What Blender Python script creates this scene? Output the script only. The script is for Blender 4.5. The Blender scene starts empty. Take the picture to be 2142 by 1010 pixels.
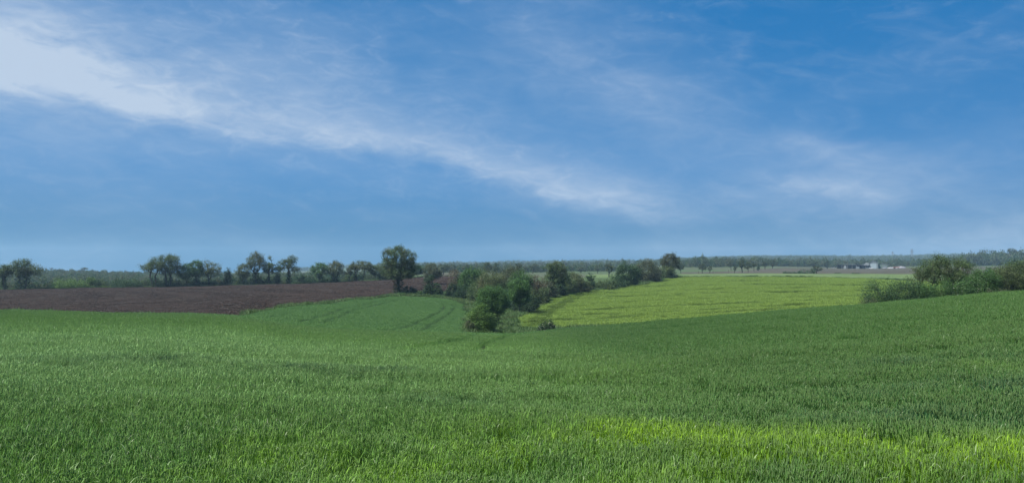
import bpy, math, random
import numpy as np
from math import radians, sin, cos, pi

# ------------------------------------------------------------------ basics
F = 1681.0            # focal length in photo pixels
CX, HR = 1071.0, 556.0  # photo column of the view axis, row of the eye level
EYE = 14.0
S = bpy.context.scene
COL = S.collection
RNG = np.random.default_rng(7)
random.seed(7)


def px2x(px, Y):
    return (np.asarray(px, float) - CX) / F * np.asarray(Y, float)


def row2z(row, Y):
    return EYE - (np.asarray(row, float) - HR) / F * np.asarray(Y, float)


def pchip(x, y, xq):
    x = np.asarray(x, float); y = np.asarray(y, float); xq = np.asarray(xq, float)
    h = np.diff(x); d = np.diff(y) / h
    m = np.zeros_like(y)
    for i in range(1, len(x) - 1):
        if d[i - 1] * d[i] > 0:
            w1 = 2 * h[i] + h[i - 1]; w2 = h[i] + 2 * h[i - 1]
            m[i] = (w1 + w2) / (w1 / d[i - 1] + w2 / d[i])
    m[0] = d[0]; m[-1] = d[-1]
    xc = np.clip(xq, x[0], x[-1])
    k = np.clip(np.searchsorted(x, xc, side='right') - 1, 0, len(x) - 2)
    t = (xc - x[k]) / h[k]
    return ((1 + 2 * t) * (1 - t) ** 2 * y[k] + t * (1 - t) ** 2 * h[k] * m[k]
            + t * t * (3 - 2 * t) * y[k + 1] + t * t * (t - 1) * h[k] * m[k + 1])


# ------------------------------------------------------------------ terrain
# per column of the view: (distance in m, row at which that ground or crop top shows)
COLS = {
    0:    [(95, 650), (112, 655), (150, 652), (165, 649), (220, 627), (305, 605), (330, 603), (420, 600), (520, 594), (700, 580), (900, 570), (1100, 569), (1600, 572), (3000, 574), (6000, 573)],
    230:  [(98, 655), (115, 660), (150, 657), (165, 653), (220, 630), (310, 602), (335, 601), (420, 598), (520, 593), (700, 582), (900, 574), (1100, 573), (1600, 573), (3000, 574), (6000, 573)],
    430:  [(100, 660), (115, 664), (150, 662), (165, 657), (220, 630), (325, 598), (345, 597), (420, 595), (520, 592), (700, 585), (900, 579), (1100, 577), (1600, 571), (3000, 574), (6000, 573)],
    600:  [(60, 693), (90, 673), (115, 656), (141, 641), (160, 636), (220, 617), (337, 594), (360, 593), (420, 592), (520, 588), (700, 582), (900, 577), (1100, 574), (1600, 572), (3000, 568), (6000, 566)],
    720:  [(60, 701), (90, 681), (115, 662), (150, 641), (178, 629), (220, 614), (345, 590), (370, 589), (420, 589), (520, 585), (700, 580), (900, 576), (1100, 572), (1600, 567), (3000, 560), (6000, 556)],
    830:  [(60, 708), (85, 690), (100, 684), (130, 663), (180, 634), (213, 618), (250, 606), (330, 588), (385, 584), (430, 584), (520, 580), (700, 574), (900, 571), (1400, 565), (3000, 557), (6000, 554)],
    940:  [(60, 713), (85, 694), (96, 698), (112, 690), (160, 655), (210, 627), (240, 622), (260, 612), (330, 586), (395, 577), (430, 577), (520, 574), (700, 569), (900, 566), (1400, 561), (3000, 554), (6000, 552)],
    1005: [(60, 715), (87, 696), (100, 700), (115, 694), (160, 662), (210, 636), (260, 612), (330, 592), (420, 582), (520, 576), (700, 570), (900, 566), (1400, 561), (3000, 554), (6000, 552)],
    1070: [(60, 715), (85, 698), (102, 703), (122, 694), (135, 686), (160, 664), (200, 642), (260, 614), (330, 596), (420, 584), (520, 577), (700, 571), (900, 566), (1400, 560), (3000, 552), (6000, 551)],
    1150: [(60, 711), (83, 691), (100, 697), (122, 688), (140, 677), (180, 648), (218, 621), (260, 606), (330, 593), (420, 583), (520, 577), (700, 570), (900, 564), (1400, 559), (3000, 551), (6000, 550)],
    1330: [(60, 702), (80, 678), (98, 686), (120, 681), (140, 669), (200, 626), (260, 602), (300, 592), (335, 585), (380, 582), (460, 577), (520, 574), (700, 568), (900, 562), (1400, 556), (3000, 549), (6000, 548)],
    1430: [(60, 690), (78, 670), (98, 678), (120, 674), (140, 663), (200, 622), (260, 598), (332, 580), (350, 580), (400, 577), (450, 573), (520, 571), (700, 563), (900, 557), (1400, 553), (3000, 546), (6000, 545)],
    1600: [(55, 674), (75, 655), (98, 664), (120, 662), (140, 653), (200, 619), (260, 596), (332, 579), (350, 581), (400, 577), (450, 572), (520, 570), (700, 562), (900, 558), (1400, 553), (3000, 540), (6000, 539)],
    1800: [(50, 660), (70, 640), (95, 652), (120, 652), (140, 645), (200, 614), (260, 596), (332, 583), (350, 584), (400, 579), (450, 573), (520, 570), (700, 566), (900, 562), (1100, 558), (1600, 552), (3000, 540), (6000, 534)],
    1965: [(45, 650), (65, 626), (90, 640), (120, 642), (140, 636), (200, 612), (260, 598), (332, 588), (350, 588), (400, 582), (450, 573), (520, 570), (700, 563), (900, 559), (1100, 556), (1600, 550), (3000, 537), (6000, 525)],
    2142: [(40, 642), (60, 613), (85, 628), (115, 630), (140, 626), (200, 610), (260, 597), (332, 588), (350, 587), (400, 581), (450, 574), (520, 571), (700, 562), (900, 557), (1100, 554), (1600, 547), (3000, 536), (6000, 521)],
}
YK = np.concatenate([[-120, -60, -20, 0], np.arange(2, 120, 2), np.arange(120, 420, 4),
                     np.geomspace(420, 7000, 90)])
PK = np.concatenate([[-5000, -1500, -700], np.arange(-300, 2500, 14), [2700, 3200, 5200, 8000]]).astype(float)
_cp = sorted(COLS)
_zc = []
for c in _cp:
    a = COLS[c]
    ys = [-120.0, 8.5] + [p[0] for p in a] + [8000.0]
    zs = [EYE - 0.8, EYE - 2.296] + [float(row2z(p[1], p[0])) for p in a]
    zs.append(float(row2z(a[-1][1], 8000.0)))
    _zc.append(pchip(ys, zs, YK))
_zc = np.array(_zc)
_cpx = [-6000.0] + [float(c) for c in _cp] + [9000.0]
_zc = np.vstack([_zc[:1], _zc, _zc[-1:]])
ZT = np.array([pchip(_cpx, _zc[:, j], PK) for j in range(len(YK))]).T   # [px, Y]


def surf(X, Y):
    """height of the visible surface (crop tops on the fields)"""
    X = np.asarray(X, float); Y = np.asarray(Y, float)
    px = CX + F * X / np.maximum(Y, 14.0)
    px = np.clip(px, PK[0], PK[-1] - 1e-6); Yc = np.clip(Y, YK[0], YK[-1] - 1e-6)
    i = np.searchsorted(PK, px, side='right') - 1
    j = np.searchsorted(YK, Yc, side='right') - 1
    a = (px - PK[i]) / (PK[i + 1] - PK[i]); b = (Yc - YK[j]) / (YK[j + 1] - YK[j])
    z = (ZT[i, j] * (1 - a) * (1 - b) + ZT[i + 1, j] * a * (1 - b)
         + ZT[i, j + 1] * (1 - a) * b + ZT[i + 1, j + 1] * a * b)
    amp = 0.05 * np.clip(Y / 60.0, 0, 3)
    z = z + amp * (np.sin(X * 0.11 + 1.3 * np.sin(Y * 0.05)) * np.sin(Y * 0.083 + 0.7) + 0.5 * np.sin(X * 0.31 + Y * 0.21))
    return z


def poly_sd(X, Y, P):
    """signed distance to a polygon, positive inside"""
    P = np.asarray(P, float)
    X = np.asarray(X, float); Y = np.asarray(Y, float)
    ins = np.zeros(X.shape, bool); dm = np.full(X.shape, 1e18)
    n = len(P)
    for k in range(n):
        x1, y1 = P[k]; x2, y2 = P[(k + 1) % n]
        dx, dy = x2 - x1, y2 - y1
        t = np.clip(((X - x1) * dx + (Y - y1) * dy) / (dx * dx + dy * dy + 1e-12), 0, 1)
        dm = np.minimum(dm, (X - x1 - t * dx) ** 2 + (Y - y1 - t * dy) ** 2)
        c = (y1 > Y) != (y2 > Y)
        ins ^= c & (X < dx * (Y - y1) / (dy if dy else 1e-12) + x1)
    d = np.sqrt(dm)
    return np.where(ins, d, -d)


def line_d(X, Y, L):
    dm = np.full(np.shape(X), 1e18)
    for (x1, y1), (x2, y2) in zip(L[:-1], L[1:]):
        dx, dy = x2 - x1, y2 - y1
        t = np.clip(((X - x1) * dx + (Y - y1) * dy) / (dx * dx + dy * dy + 1e-12), 0, 1)
        dm = np.minimum(dm, (X - x1 - t * dx) ** 2 + (Y - y1 - t * dy) ** 2)
    return np.sqrt(dm)


def world_poly(pts):
    return [(float(px2x(p, y)), float(y)) for p, y in pts]


def smooth_line(pts, n=10):
    P = np.array(pts, float); t = np.arange(len(P)); q = np.linspace(0, len(P) - 1, n * (len(P) - 1) + 1)
    return list(zip(pchip(t, P[:, 0], q), pchip(t, P[:, 1], q)))


WHEAT = [(-110, -25)] + world_poly([(-900, 112), (0, 112), (230, 112), (430, 112), (500, 119), (600, 141), (720, 178), (800, 204),
        (845, 214), (900, 215), (945, 211), (972, 196), (982, 170), (978, 140), (974, 112), (1000, 105), (1070, 106),
        (1170, 106), (1330, 106), (1600, 104), (1800, 100), (2142, 94), (3000, 92)]) + [(110, -25)]
PLOUGH = world_poly([(-900, 113), (0, 113.5), (230, 113.5), (430, 113.5), (500, 120.5), (600, 142.5), (720, 179.5), (800, 206), (826, 216),
        (850, 236), (900, 252), (960, 265), (975, 395), (870, 388), (760, 356), (720, 347), (600, 337), (430, 326),
        (230, 312), (0, 305), (-900, 300)])
BARLEY = world_poly([(1084, 134), (1110, 128), (1170, 124), (1330, 122), (1600, 120), (1830, 120), (2300, 115), (3000, 115),
        (3000, 332), (1830, 332), (1600, 332), (1425, 332), (1385, 308), (1318, 277), (1240, 248), (1160, 216), (1104, 183), (1078, 152)])
FARGREEN = world_poly([(1425, 346), (3000, 346), (3000, 452), (2142, 452), (1800, 452), (1600, 452), (1425, 450), (1418, 400)])
FARPLOUGH = world_poly([(1425, 455), (1600, 455), (1800, 455), (3200, 455), (3200, 950), (1800, 900), (1640, 800), (1560, 600), (1425, 560)])
FARGREEN2 = world_poly([(1225, 420), (1330, 420), (1330, 560), (1225, 560)])
FARPLOUGH2 = world_poly([(900, 430), (985, 430), (985, 560), (900, 560)])

# wheel tracks: (px, Y) pairs in plan
def track(pts, n=12):
    w = world_poly(pts)
    return smooth_line(w, n)


def offset(line, d):
    L = np.array(line); t = np.gradient(L, axis=0); t /= np.linalg.norm(t, axis=1)[:, None] + 1e-9
    return list(map(tuple, L + np.stack([-t[:, 1], t[:, 0]], 1) * d))


def row_to_Y(px, row, lo, hi):
    """distance at which the ground on column px shows on this row"""
    Y = np.linspace(lo, hi, 1500)
    r = HR - (surf(px2x(px, Y), Y) - EYE) / Y * F
    k = np.argmin(np.abs(r - row))
    return float(Y[k])


def track_rows(pts, lo, hi, n=12):
    return track([(p, row_to_Y(p, r, lo, hi)) for p, r in pts], n)


TR = []
_m1 = track_rows([(800, 700), (840, 691), (866, 686), (892, 673), (915, 661), (933, 650), (940, 641), (930, 634), (905, 629), (870, 627), (835, 626), (800, 631), (740, 644), (700, 658), (650, 674)], 84, 212)
TR += [offset(_m1, 1.1), offset(_m1, -1.1)]
_m2 = track_rows([(1030, 700), (1005, 708), (985, 714), (960, 722), (930, 732), (880, 738), (780, 744), (640, 752)], 25, 86)
TR += [offset(_m2, 1.5), offset(_m2, -1.5)]
_m3 = track_rows([(300, 665), (420, 667), (520, 664), (600, 655)], 80, 120)
TR += [_m3]
WHEEL = TR
# barley rows and tracks
BTR = []
for i, y0 in enumerate([128, 136, 147, 160, 176, 194, 214, 236, 262, 292]):
    xs = np.linspace(px2x(1120 + i * 24, y0), px2x(2100, y0), 40)
    off = 3.0 * np.sin(xs * 0.021 + i) + 0.022 * (xs - 60) * (1 if i < 3 else -0.5)
    L = list(zip(xs, y0 + off))
    BTR += [L] if i % 2 else [L, [(x, y + 1.9) for x, y in L]]
_b1 = track([(1128, 140), (1135, 160), (1160, 185), (1215, 220), (1290, 255), (1345, 282), (1400, 305)])
BTR += [offset(_b1, 0.95), offset(_b1, -0.95)]


# ------------------------------------------------------------------ tagging helpers
def tag(o, label=None, cat=None, group=None, kind=None):
    if label: o['label'] = label
    if cat: o['category'] = cat
    if group: o['group'] = group
    if kind: o['kind'] = kind
    return o


def mesh_obj(name, V, Fc, mat=None, parent=None, smooth=False, link=True, attrs=None):
    me = bpy.data.meshes.new(name)
    V = np.asarray(V, np.float32).reshape(-1, 3)
    if isinstance(Fc, np.ndarray):
        nf, k = Fc.shape
        me.vertices.add(len(V)); me.vertices.foreach_set('co', V.ravel())
        me.loops.add(nf * k); me.loops.foreach_set('vertex_index', Fc.astype(np.int32).ravel())
        me.polygons.add(nf)
        me.polygons.foreach_set('loop_start', np.arange(0, nf * k, k, dtype=np.int32))
        me.polygons.foreach_set('loop_total', np.full(nf, k, np.int32))
        me.update(calc_edges=True)
    else:
        me.from_pydata([tuple(map(float, v)) for v in V], [], Fc)
        me.update()
    if attrs:
        for an, av in attrs.items():
            at = me.attributes.new(an, 'FLOAT', 'POINT')
            at.data.foreach_set('value', np.asarray(av, np.float32))
    if smooth:
        me.polygons.foreach_set('use_smooth', np.ones(len(me.polygons), bool))
    o = bpy.data.objects.new(name, me)
    if mat: me.materials.append(mat)
    if link: COL.objects.link(o)
    if parent: o.parent = parent
    return o


def empty(name, loc, rz=0.0):
    o = bpy.data.objects.new(name, None); COL.objects.link(o)
    o.location = loc; o.rotation_euler = (0, 0, rz); o.empty_display_size = 0.5
    return o


# ------------------------------------------------------------------ node expression helper
class E:
    def __init__(s, nt, sock): s.nt, s.s = nt, sock

    def _op(s, op, *a):
        n = s.nt.nodes.new('ShaderNodeMath'); n.operation = op
        for i, v in enumerate((s,) + a):
            if isinstance(v, E): s.nt.links.new(v.s, n.inputs[i])
            else: n.inputs[i].default_value = float(v)
        return E(s.nt, n.outputs[0])

    def __add__(s, o): return s._op('ADD', o)
    __radd__ = __add__
    def __sub__(s, o): return s._op('SUBTRACT', o)
    def __mul__(s, o): return s._op('MULTIPLY', o)
    __rmul__ = __mul__
    def __truediv__(s, o): return s._op('DIVIDE', o)
    def neg(s): return s * -1.0
    def exp(s): return s._op('EXPONENT')
    def mn(s, o): return s._op('MINIMUM', o)
    def mx(s, o): return s._op('MAXIMUM', o)
    def clamp(s): return s.mx(0.0).mn(1.0)
    def pw(s, o): return s._op('POWER', o)

    def step(s, a, b, kind='SMOOTHSTEP', lo=0.0, hi=1.0):
        n = s.nt.nodes.new('ShaderNodeMapRange'); n.interpolation_type = kind
        s.nt.links.new(s.s, n.inputs[0])
        n.inputs[1].default_value = a; n.inputs[2].default_value = b
        n.inputs[3].default_value = lo; n.inputs[4].default_value = hi
        return E(s.nt, n.outputs[0])


def fcurve(x, pts, x0, x1):
    """piecewise curve of an expression x in [x0, x1]"""
    nt = x.nt
    n = nt.nodes.new('ShaderNodeFloatCurve')
    u = x.step(x0, x1, 'LINEAR')
    nt.links.new(u.s, n.inputs['Value'])
    ys = [p[1] for p in pts]; lo, hi = min(ys), max(ys)
    c = n.mapping.curves[0]
    q = [((p[0] - x0) / (x1 - x0), (p[1] - lo) / (hi - lo)) for p in pts]
    c.points[0].location = q[0]; c.points[1].location = q[-1]
    for p in q[1:-1]: c.points.new(*p)
    n.mapping.update()
    return E(nt, n.outputs[0]) * (hi - lo) + lo


def noise(nt, vec, scale, detail=4, rough=0.55, dist=0.0, w=None):
    n = nt.nodes.new('ShaderNodeTexNoise')
    n.inputs['Scale'].default_value = scale; n.inputs['Detail'].default_value = detail
    n.inputs['Roughness'].default_value = rough; n.inputs['Distortion'].default_value = dist
    if vec is not None: nt.links.new(vec, n.inputs['Vector'])
    return E(nt, n.outputs['Fac'] if 'Fac' in n.outputs else n.outputs[0])


def combine(nt, x, y, z):
    n = nt.nodes.new('ShaderNodeCombineXYZ')
    for i, v in enumerate((x, y, z)):
        if isinstance(v, E): nt.links.new(v.s, n.inputs[i])
        else: n.inputs[i].default_value = v
    return n.outputs[0]


def mixc(nt, fac, a, b, blend='MIX'):
    n = nt.nodes.new('ShaderNodeMix'); n.data_type = 'RGBA'; n.blend_type = blend
    if isinstance(fac, E): nt.links.new(fac.s, n.inputs[0])
    else: n.inputs[0].default_value = fac
    for i, v in ((6, a), (7, b)):
        if isinstance(v, (tuple, list)): n.inputs[i].default_value = (v[0], v[1], v[2], 1)
        else: nt.links.new(v, n.inputs[i])
    return n.outputs[2]


def attr(nt, name):
    n = nt.nodes.new('ShaderNodeAttribute'); n.attribute_name = name
    return E(nt, n.outputs['Fac'])


def new_mat(name):
    m = bpy.data.materials.new(name); m.use_nodes = True
    nt = m.node_tree
    b = nt.nodes['Principled BSDF']
    return m, nt, b


def position(nt):
    g = nt.nodes.new('ShaderNodeNewGeometry')
    sp = nt.nodes.new('ShaderNodeSeparateXYZ'); nt.links.new(g.outputs['Position'], sp.inputs[0])
    return g.outputs['Position'], E(nt, sp.outputs[0]), E(nt, sp.outputs[1]), E(nt, sp.outputs[2])


def gauss(x, y, x0, y0, rx, ry, ang=0.0):
    c, s_ = cos(ang), sin(ang)
    dx, dy = x - x0, y - y0
    u = (dx * c + dy * s_) / rx
    v = (dy * c - dx * s_) / ry
    return ((u * u + v * v) * -1.0).exp()


def leaf_shader(nt, b, color, trans=0.35, rough=0.55, spec=0.3):
    nt.links.new(color, b.inputs['Base Color'])
    b.inputs['Roughness'].default_value = rough
    b.inputs['Specular IOR Level'].default_value = spec
    t = nt.nodes.new('ShaderNodeBsdfTranslucent'); nt.links.new(color, t.inputs['Color'])
    mx = nt.nodes.new('ShaderNodeMixShader'); mx.inputs[0].default_value = trans
    nt.links.new(b.outputs[0], mx.inputs[1]); nt.links.new(t.outputs[0], mx.inputs[2])
    nt.links.new(mx.outputs[0], nt.nodes['Material Output'].inputs['Surface'])


# ------------------------------------------------------------------ materials
def simple_mat(name, col, rough=0.8, var=0.25, scale=1.5, metal=0.0, spec=0.3, stretch=None):
    m, nt, b = new_mat(name)
    tc = nt.nodes.new('ShaderNodeTexCoord'); v = tc.outputs['Object']
    if stretch:
        mp = nt.nodes.new('ShaderNodeMapping'); mp.inputs['Scale'].default_value = stretch
        nt.links.new(v, mp.inputs[0]); v = mp.outputs[0]
    f = noise(nt, v, scale, 5)
    lo = tuple(c * (1 - var) for c in col); hi = tuple(min(1, c * (1 + var)) for c in col)
    nt.links.new(mixc(nt, f.step(0.3, 0.7), lo, hi), b.inputs['Base Color'])
    b.inputs['Roughness'].default_value = rough; b.inputs['Metallic'].default_value = metal
    b.inputs['Specular IOR Level'].default_value = spec
    return m


def foliage_mat(name, dark, light, warm=None, trans=0.3):
    m, nt, b = new_mat(name)
    if name != 'blossom':
        dark, light = ((q_[0] * 0.80, q_[1] * 1.0, q_[2] * 0.95) for q_ in (dark, light))
        warm = (warm[0] * 0.74, warm[1] * 0.88, warm[2] * 0.82) if warm else None
    pos, x, y, z = position(nt)
    r = attr(nt, 'rnd')
    f = noise(nt, pos, 0.55, 3)
    k = (f.step(0.3, 0.7) * 0.55 + r * 0.5).clamp()
    c = mixc(nt, k, dark, light)
    if warm:
        g = noise(nt, pos, 0.23, 2)
        c = mixc(nt, g.step(0.45, 0.75) * 0.8, c, warm)
    leaf_shader(nt, b, c, trans, 0.6, 0.2)
    return m


BARK = simple_mat('bark', (0.060, 0.055, 0.045), 0.95, 0.4, 3.0, spec=0.1)
LEAF = {
    'oak':    foliage_mat('leaf_oak', (0.050, 0.072, 0.026), (0.110, 0.135, 0.048), (0.120, 0.112, 0.055)),
    'olive':  foliage_mat('leaf_olive', (0.060, 0.070, 0.028), (0.135, 0.135, 0.052), (0.140, 0.115, 0.060)),
    'green':  foliage_mat('leaf_green', (0.038, 0.075, 0.022), (0.095, 0.160, 0.042)),
    'fresh':  foliage_mat('leaf_fresh', (0.060, 0.110, 0.022), (0.150, 0.200, 0.050)),
    'dark':   foliage_mat('leaf_dark', (0.026, 0.050, 0.022), (0.060, 0.098, 0.036)),
    'ivy':    foliage_mat('leaf_ivy', (0.018, 0.036, 0.018), (0.044, 0.072, 0.028)),
    'brown':  foliage_mat('leaf_brown', (0.060, 0.064, 0.034), (0.110, 0.106, 0.052), (0.105, 0.090, 0.055)),
    'rust':   foliage_mat('leaf_rust', (0.085, 0.062, 0.042), (0.140, 0.098, 0.062)),
    'far':    foliage_mat('leaf_far', (0.040, 0.055, 0.026), (0.085, 0.100, 0.045), (0.090, 0.085, 0.05)),
}
BLOSSOM = foliage_mat('blossom', (0.45, 0.47, 0.36), (0.62, 0.62, 0.5), trans=0.2)


def crop_mat(name, barley=False, shade_tint=False):
    m, nt, b = new_mat(name)
    pos, x, y, z = position(nt)
    r = attr(nt, 'rnd'); t = attr(nt, 'tip'); hd = attr(nt, 'ear')
    vs = nt.nodes.new('ShaderNodeMapping'); vs.inputs['Scale'].default_value = (0.35, 1.0, 0.0)
    nt.links.new(pos, vs.inputs[0])
    n1 = noise(nt, vs.outputs[0], 0.30, 5, 0.6)
    n2 = noise(nt, vs.outputs[0], 1.3, 4, 0.6)
    if barley:
        base = mixc(nt, n1.step(0.3, 0.7), (0.115, 0.205, 0.034), (0.180, 0.270, 0.045))
        c = mixc(nt, (r * 0.55 + n2 * 0.35).clamp(), base, (0.235, 0.325, 0.068))
        edge = attr(nt, 'rnd') * 0
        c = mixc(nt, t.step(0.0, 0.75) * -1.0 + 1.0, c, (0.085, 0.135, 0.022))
    else:
        base = mixc(nt, n1.step(0.28, 0.72), (0.072, 0.190, 0.036), (0.110, 0.235, 0.040))
        c = mixc(nt, (r * 0.62 + n2.step(0.3, 0.7) * 0.25).clamp(), base, (0.150, 0.280, 0.064))
        # paler, greyer green towards the upper left of the slope, deep green on the right
        left = (x - y * 0.1).step(-18.0, 8.0, lo=1.0, hi=0.0) * y.step(10.0, 20.0) * y.step(22.0, 50.0, lo=1.0, hi=0.05)
        c = mixc(nt, left * 0.8, c, (0.290, 0.470, 0.175))
        right = (x - y * 0.03).step(-2.0, 5.0)
        c = mixc(nt, right * 0.75, c, (0.034, 0.108, 0.021))
        c = mixc(nt, y.step(35, 100) * (x - y * 0.05).step(-2, 16, lo=1.0, hi=0.0) * 0.6, c, (0.075, 0.150, 0.056))
        nn = noise(nt, pos, 0.9, 4, 0.65, 0.4)
        # dark lush patches
        dk = (gauss(x, y, -8.0, 20.8, 4.4, 1.5) + gauss(x, y, -3.6, 20.2, 2.8, 1.3) + gauss(x, y, -1.1, 15.4, 1.4, 1.5)
              + gauss(x, y, 9.9, 20.0, 3.0, 1.4) + gauss(x, y, 2.6, 13.0, 2.2, 0.6, -0.1) + gauss(x, y, 6.2, 12.0, 2.6, 1.1)
              + gauss(x, y, 9.0, 15.0, 3.0, 1.7))
        dk = (dk * nn.step(0.36, 0.62)).clamp()
        c = mixc(nt, dk * 0.92, c, (0.022, 0.078, 0.034))
        # thin yellowing strip
        ln = (y - (x * -0.40 + 12.1))
        along = x.step(0.4, 2.0) * x.step(11.0, 14.0, lo=1.0, hi=0.0)
        ys = ((ln * ln) / -0.85).exp() * along * nn.step(0.25, 0.55)
        ys = ys + gauss(x, y, 0.6, 10.6, 2.4, 2.4) * nn.step(0.38, 0.64) * 0.60 + gauss(x, y, -2.8, 9.8, 2.6, 1.8) * nn.step(0.42, 0.68) * 0.42 \
            + gauss(x, y, 1.8, 21.0, 2.6, 5.0) * nn.step(0.4, 0.7) * 0.3 + gauss(x, y, 10.8, 16.5, 0.7, 4.0) * nn.step(0.4, 0.7) * 0.3
        ys = ys + gauss(x, y, 5.5, 9.2, 3.2, 0.9) * nn.step(0.40, 0.62) * 0.55
        c = mixc(nt, ys.clamp() * 0.80, c, (0.250, 0.430, 0.012))
        c = mixc(nt, hd * 0.6, c, (0.175, 0.270, 0.095))
        pale = attr(nt, 'pale')
        c = mixc(nt, pale, c, (0.34, 0.40, 0.24))  # glint of bent leaves painted as a paler leaf colour
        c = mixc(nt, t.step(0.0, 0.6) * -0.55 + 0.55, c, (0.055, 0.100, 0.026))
    if shade_tint:
        c = mixc(nt, 0.72, c, (0.075, 0.125, 0.022) if barley else (0.045, 0.100, 0.035))  # shade of the track lines painted in as a darker leaf colour
    leaf_shader(nt, b, c, 0.34, 0.55, 0.16)
    return m


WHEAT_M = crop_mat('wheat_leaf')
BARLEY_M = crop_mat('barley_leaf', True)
WHEAT_DK = crop_mat('shaded_wheat_leaf', False, True)
BARLEY_DK = crop_mat('shaded_barley_leaf', True, True)
VERGE_M = foliage_mat('rough_grass', (0.055, 0.095, 0.028), (0.115, 0.155, 0.048), (0.12, 0.125, 0.055))
SOIL_M = simple_mat('clod_soil', (0.030, 0.021, 0.017), 0.95, 0.4, 2.0, spec=0.1)

# ------------------------------------------------------------------ ground sheet
def build_ground():
    nu = 900
    us = np.concatenate([np.linspace(-1.7, -0.75, 90, endpoint=False), np.linspace(-0.75, 0.75, nu), np.linspace(0.75, 1.7, 91)[1:]])
    Ys = np.concatenate([np.arange(-70, 4, 2.0), 4 * 1.0105 ** np.arange(0, 720)])
    Ys = Ys[Ys < 3500]
    U, Yg = np.meshgrid(us, Ys)
    X = U * (Yg + 85.0 * np.clip(1 - Yg / 600.0, 0, 1) + 5)
    sdw = poly_sd(X, Yg, WHEAT); sdb = poly_sd(X, Yg, BARLEY)
    sdp = poly_sd(X, Yg, PLOUGH)
    Z = surf(X, Yg)
    dist = np.clip(0.58 - 0 * Yg, 0, 1)
    crop = np.clip(np.maximum(sdw, sdb) / 0.8, 0, 1)
    Z = Z - dist * crop
    # furrow relief on the bare soil
    rg = np.random.default_rng(3)
    pm = np.clip(sdp / 1.5, 0, 1)
    Z = Z + pm * (0.045 * np.sin((Yg * 0.98 + X * 0.12) * 2 * pi / 2.4) + rg.normal(0, 0.025, Z.shape))
    n, k = X.shape
    V = np.stack([X.ravel(), Yg.ravel(), Z.ravel()], 1)
    i = np.arange(n * k).reshape(n, k)
    Fc = np.stack([i[:-1, :-1].ravel(), i[:-1, 1:].ravel(), i[1:, 1:].ravel(), i[1:, :-1].ravel()], 1)
    sd = lambda P, w: np.clip(poly_sd(X, Yg, P) / w * 0.5 + 0.5, 0, 1).ravel()
    at = dict(plough=sd(PLOUGH, 2.0), crop=crop.ravel(), fargreen=np.maximum(sd(FARGREEN, 3.0), sd(FARGREEN2, 4)),
              farplough=np.maximum(sd(FARPLOUGH, 4.0), sd(FARPLOUGH2, 4)))
    m, nt, b = new_mat('field_ground')
    pos, x, y, z = position(nt)
    n1 = noise(nt, pos, 0.9, 6, 0.65); n2 = noise(nt, pos, 0.05, 4)
    nf = noise(nt, pos, 0.006, 4, 0.5)
    grass = mixc(nt, n1.step(0.3, 0.7), (0.032, 0.058, 0.018), (0.058, 0.084, 0.028))
    far = mixc(nt, nf.step(0.42, 0.58), (0.050, 0.076, 0.030), (0.062, 0.066, 0.040))
    c = mixc(nt, y.step(380, 520), grass, far)
    mp = nt.nodes.new('ShaderNodeMapping'); mp.inputs['Scale'].default_value = (0.16, 1.0, 1.0); mp.inputs['Rotation'].default_value = (0, 0, 0.12)
    nt.links.new(pos, mp.inputs[0])
    ns = noise(nt, mp.outputs[0], 1.6, 6, 0.75)
    nl = noise(nt, mp.outputs[0], 0.035, 3, 0.5)
    soil = mixc(nt, (ns.step(0.25, 0.75) * 0.6 + n1 * 0.4).clamp(), (0.0162, 0.0125, 0.0094), (0.031, 0.0232, 0.0165))
    # drier, paler strip along the far side of the ploughed field
    dry = (x + 60.0).step(0.0, 45.0) * y.step(225, 330)
    soil = mixc(nt, dry * (nl.step(0.35, 0.6) * 0.45 + 0.25), soil, (0.056, 0.036, 0.029))
    hl = noise(nt, mp.outputs[0], 0.12, 2, 0.5)
    soil = mixc(nt, dry * hl.step(0.60, 0.66) * 0.7, soil, (0.12, 0.10, 0.08))
    c = mixc(nt, attr(nt, 'plough').step(0.4, 0.6), c, soil)
    c = mixc(nt, attr(nt, 'crop').step(0.3, 0.7), c, (0.040, 0.058, 0.022))
    fg = mixc(nt, n2.step(0.3, 0.7), (0.070, 0.108, 0.036), (0.095, 0.132, 0.048))
    c = mixc(nt, attr(nt, 'fargreen').step(0.4, 0.6), c, fg)
    fs = mixc(nt, n2.step(0.3, 0.7), (0.045, 0.043, 0.029), (0.066, 0.059, 0.041))
    c = mixc(nt, attr(nt, 'farplough').step(0.4, 0.6), c, fs)
    nt.links.new(c, b.inputs['Base Color'])
    b.inputs['Roughness'].default_value = 0.95; b.inputs['Specular IOR Level'].default_value = 0.1
    o = mesh_obj('ground', V, Fc, m, smooth=True, attrs=at)
    tag(o, kind='structure')
    return o


build_ground()

# ------------------------------------------------------------------ scattering (geometry nodes, for uncountable cover only)
def proto_collection(name, objs):
    c = bpy.data.collections.new(name)
    for o in objs: c.objects.link(o)
    return c


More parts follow.
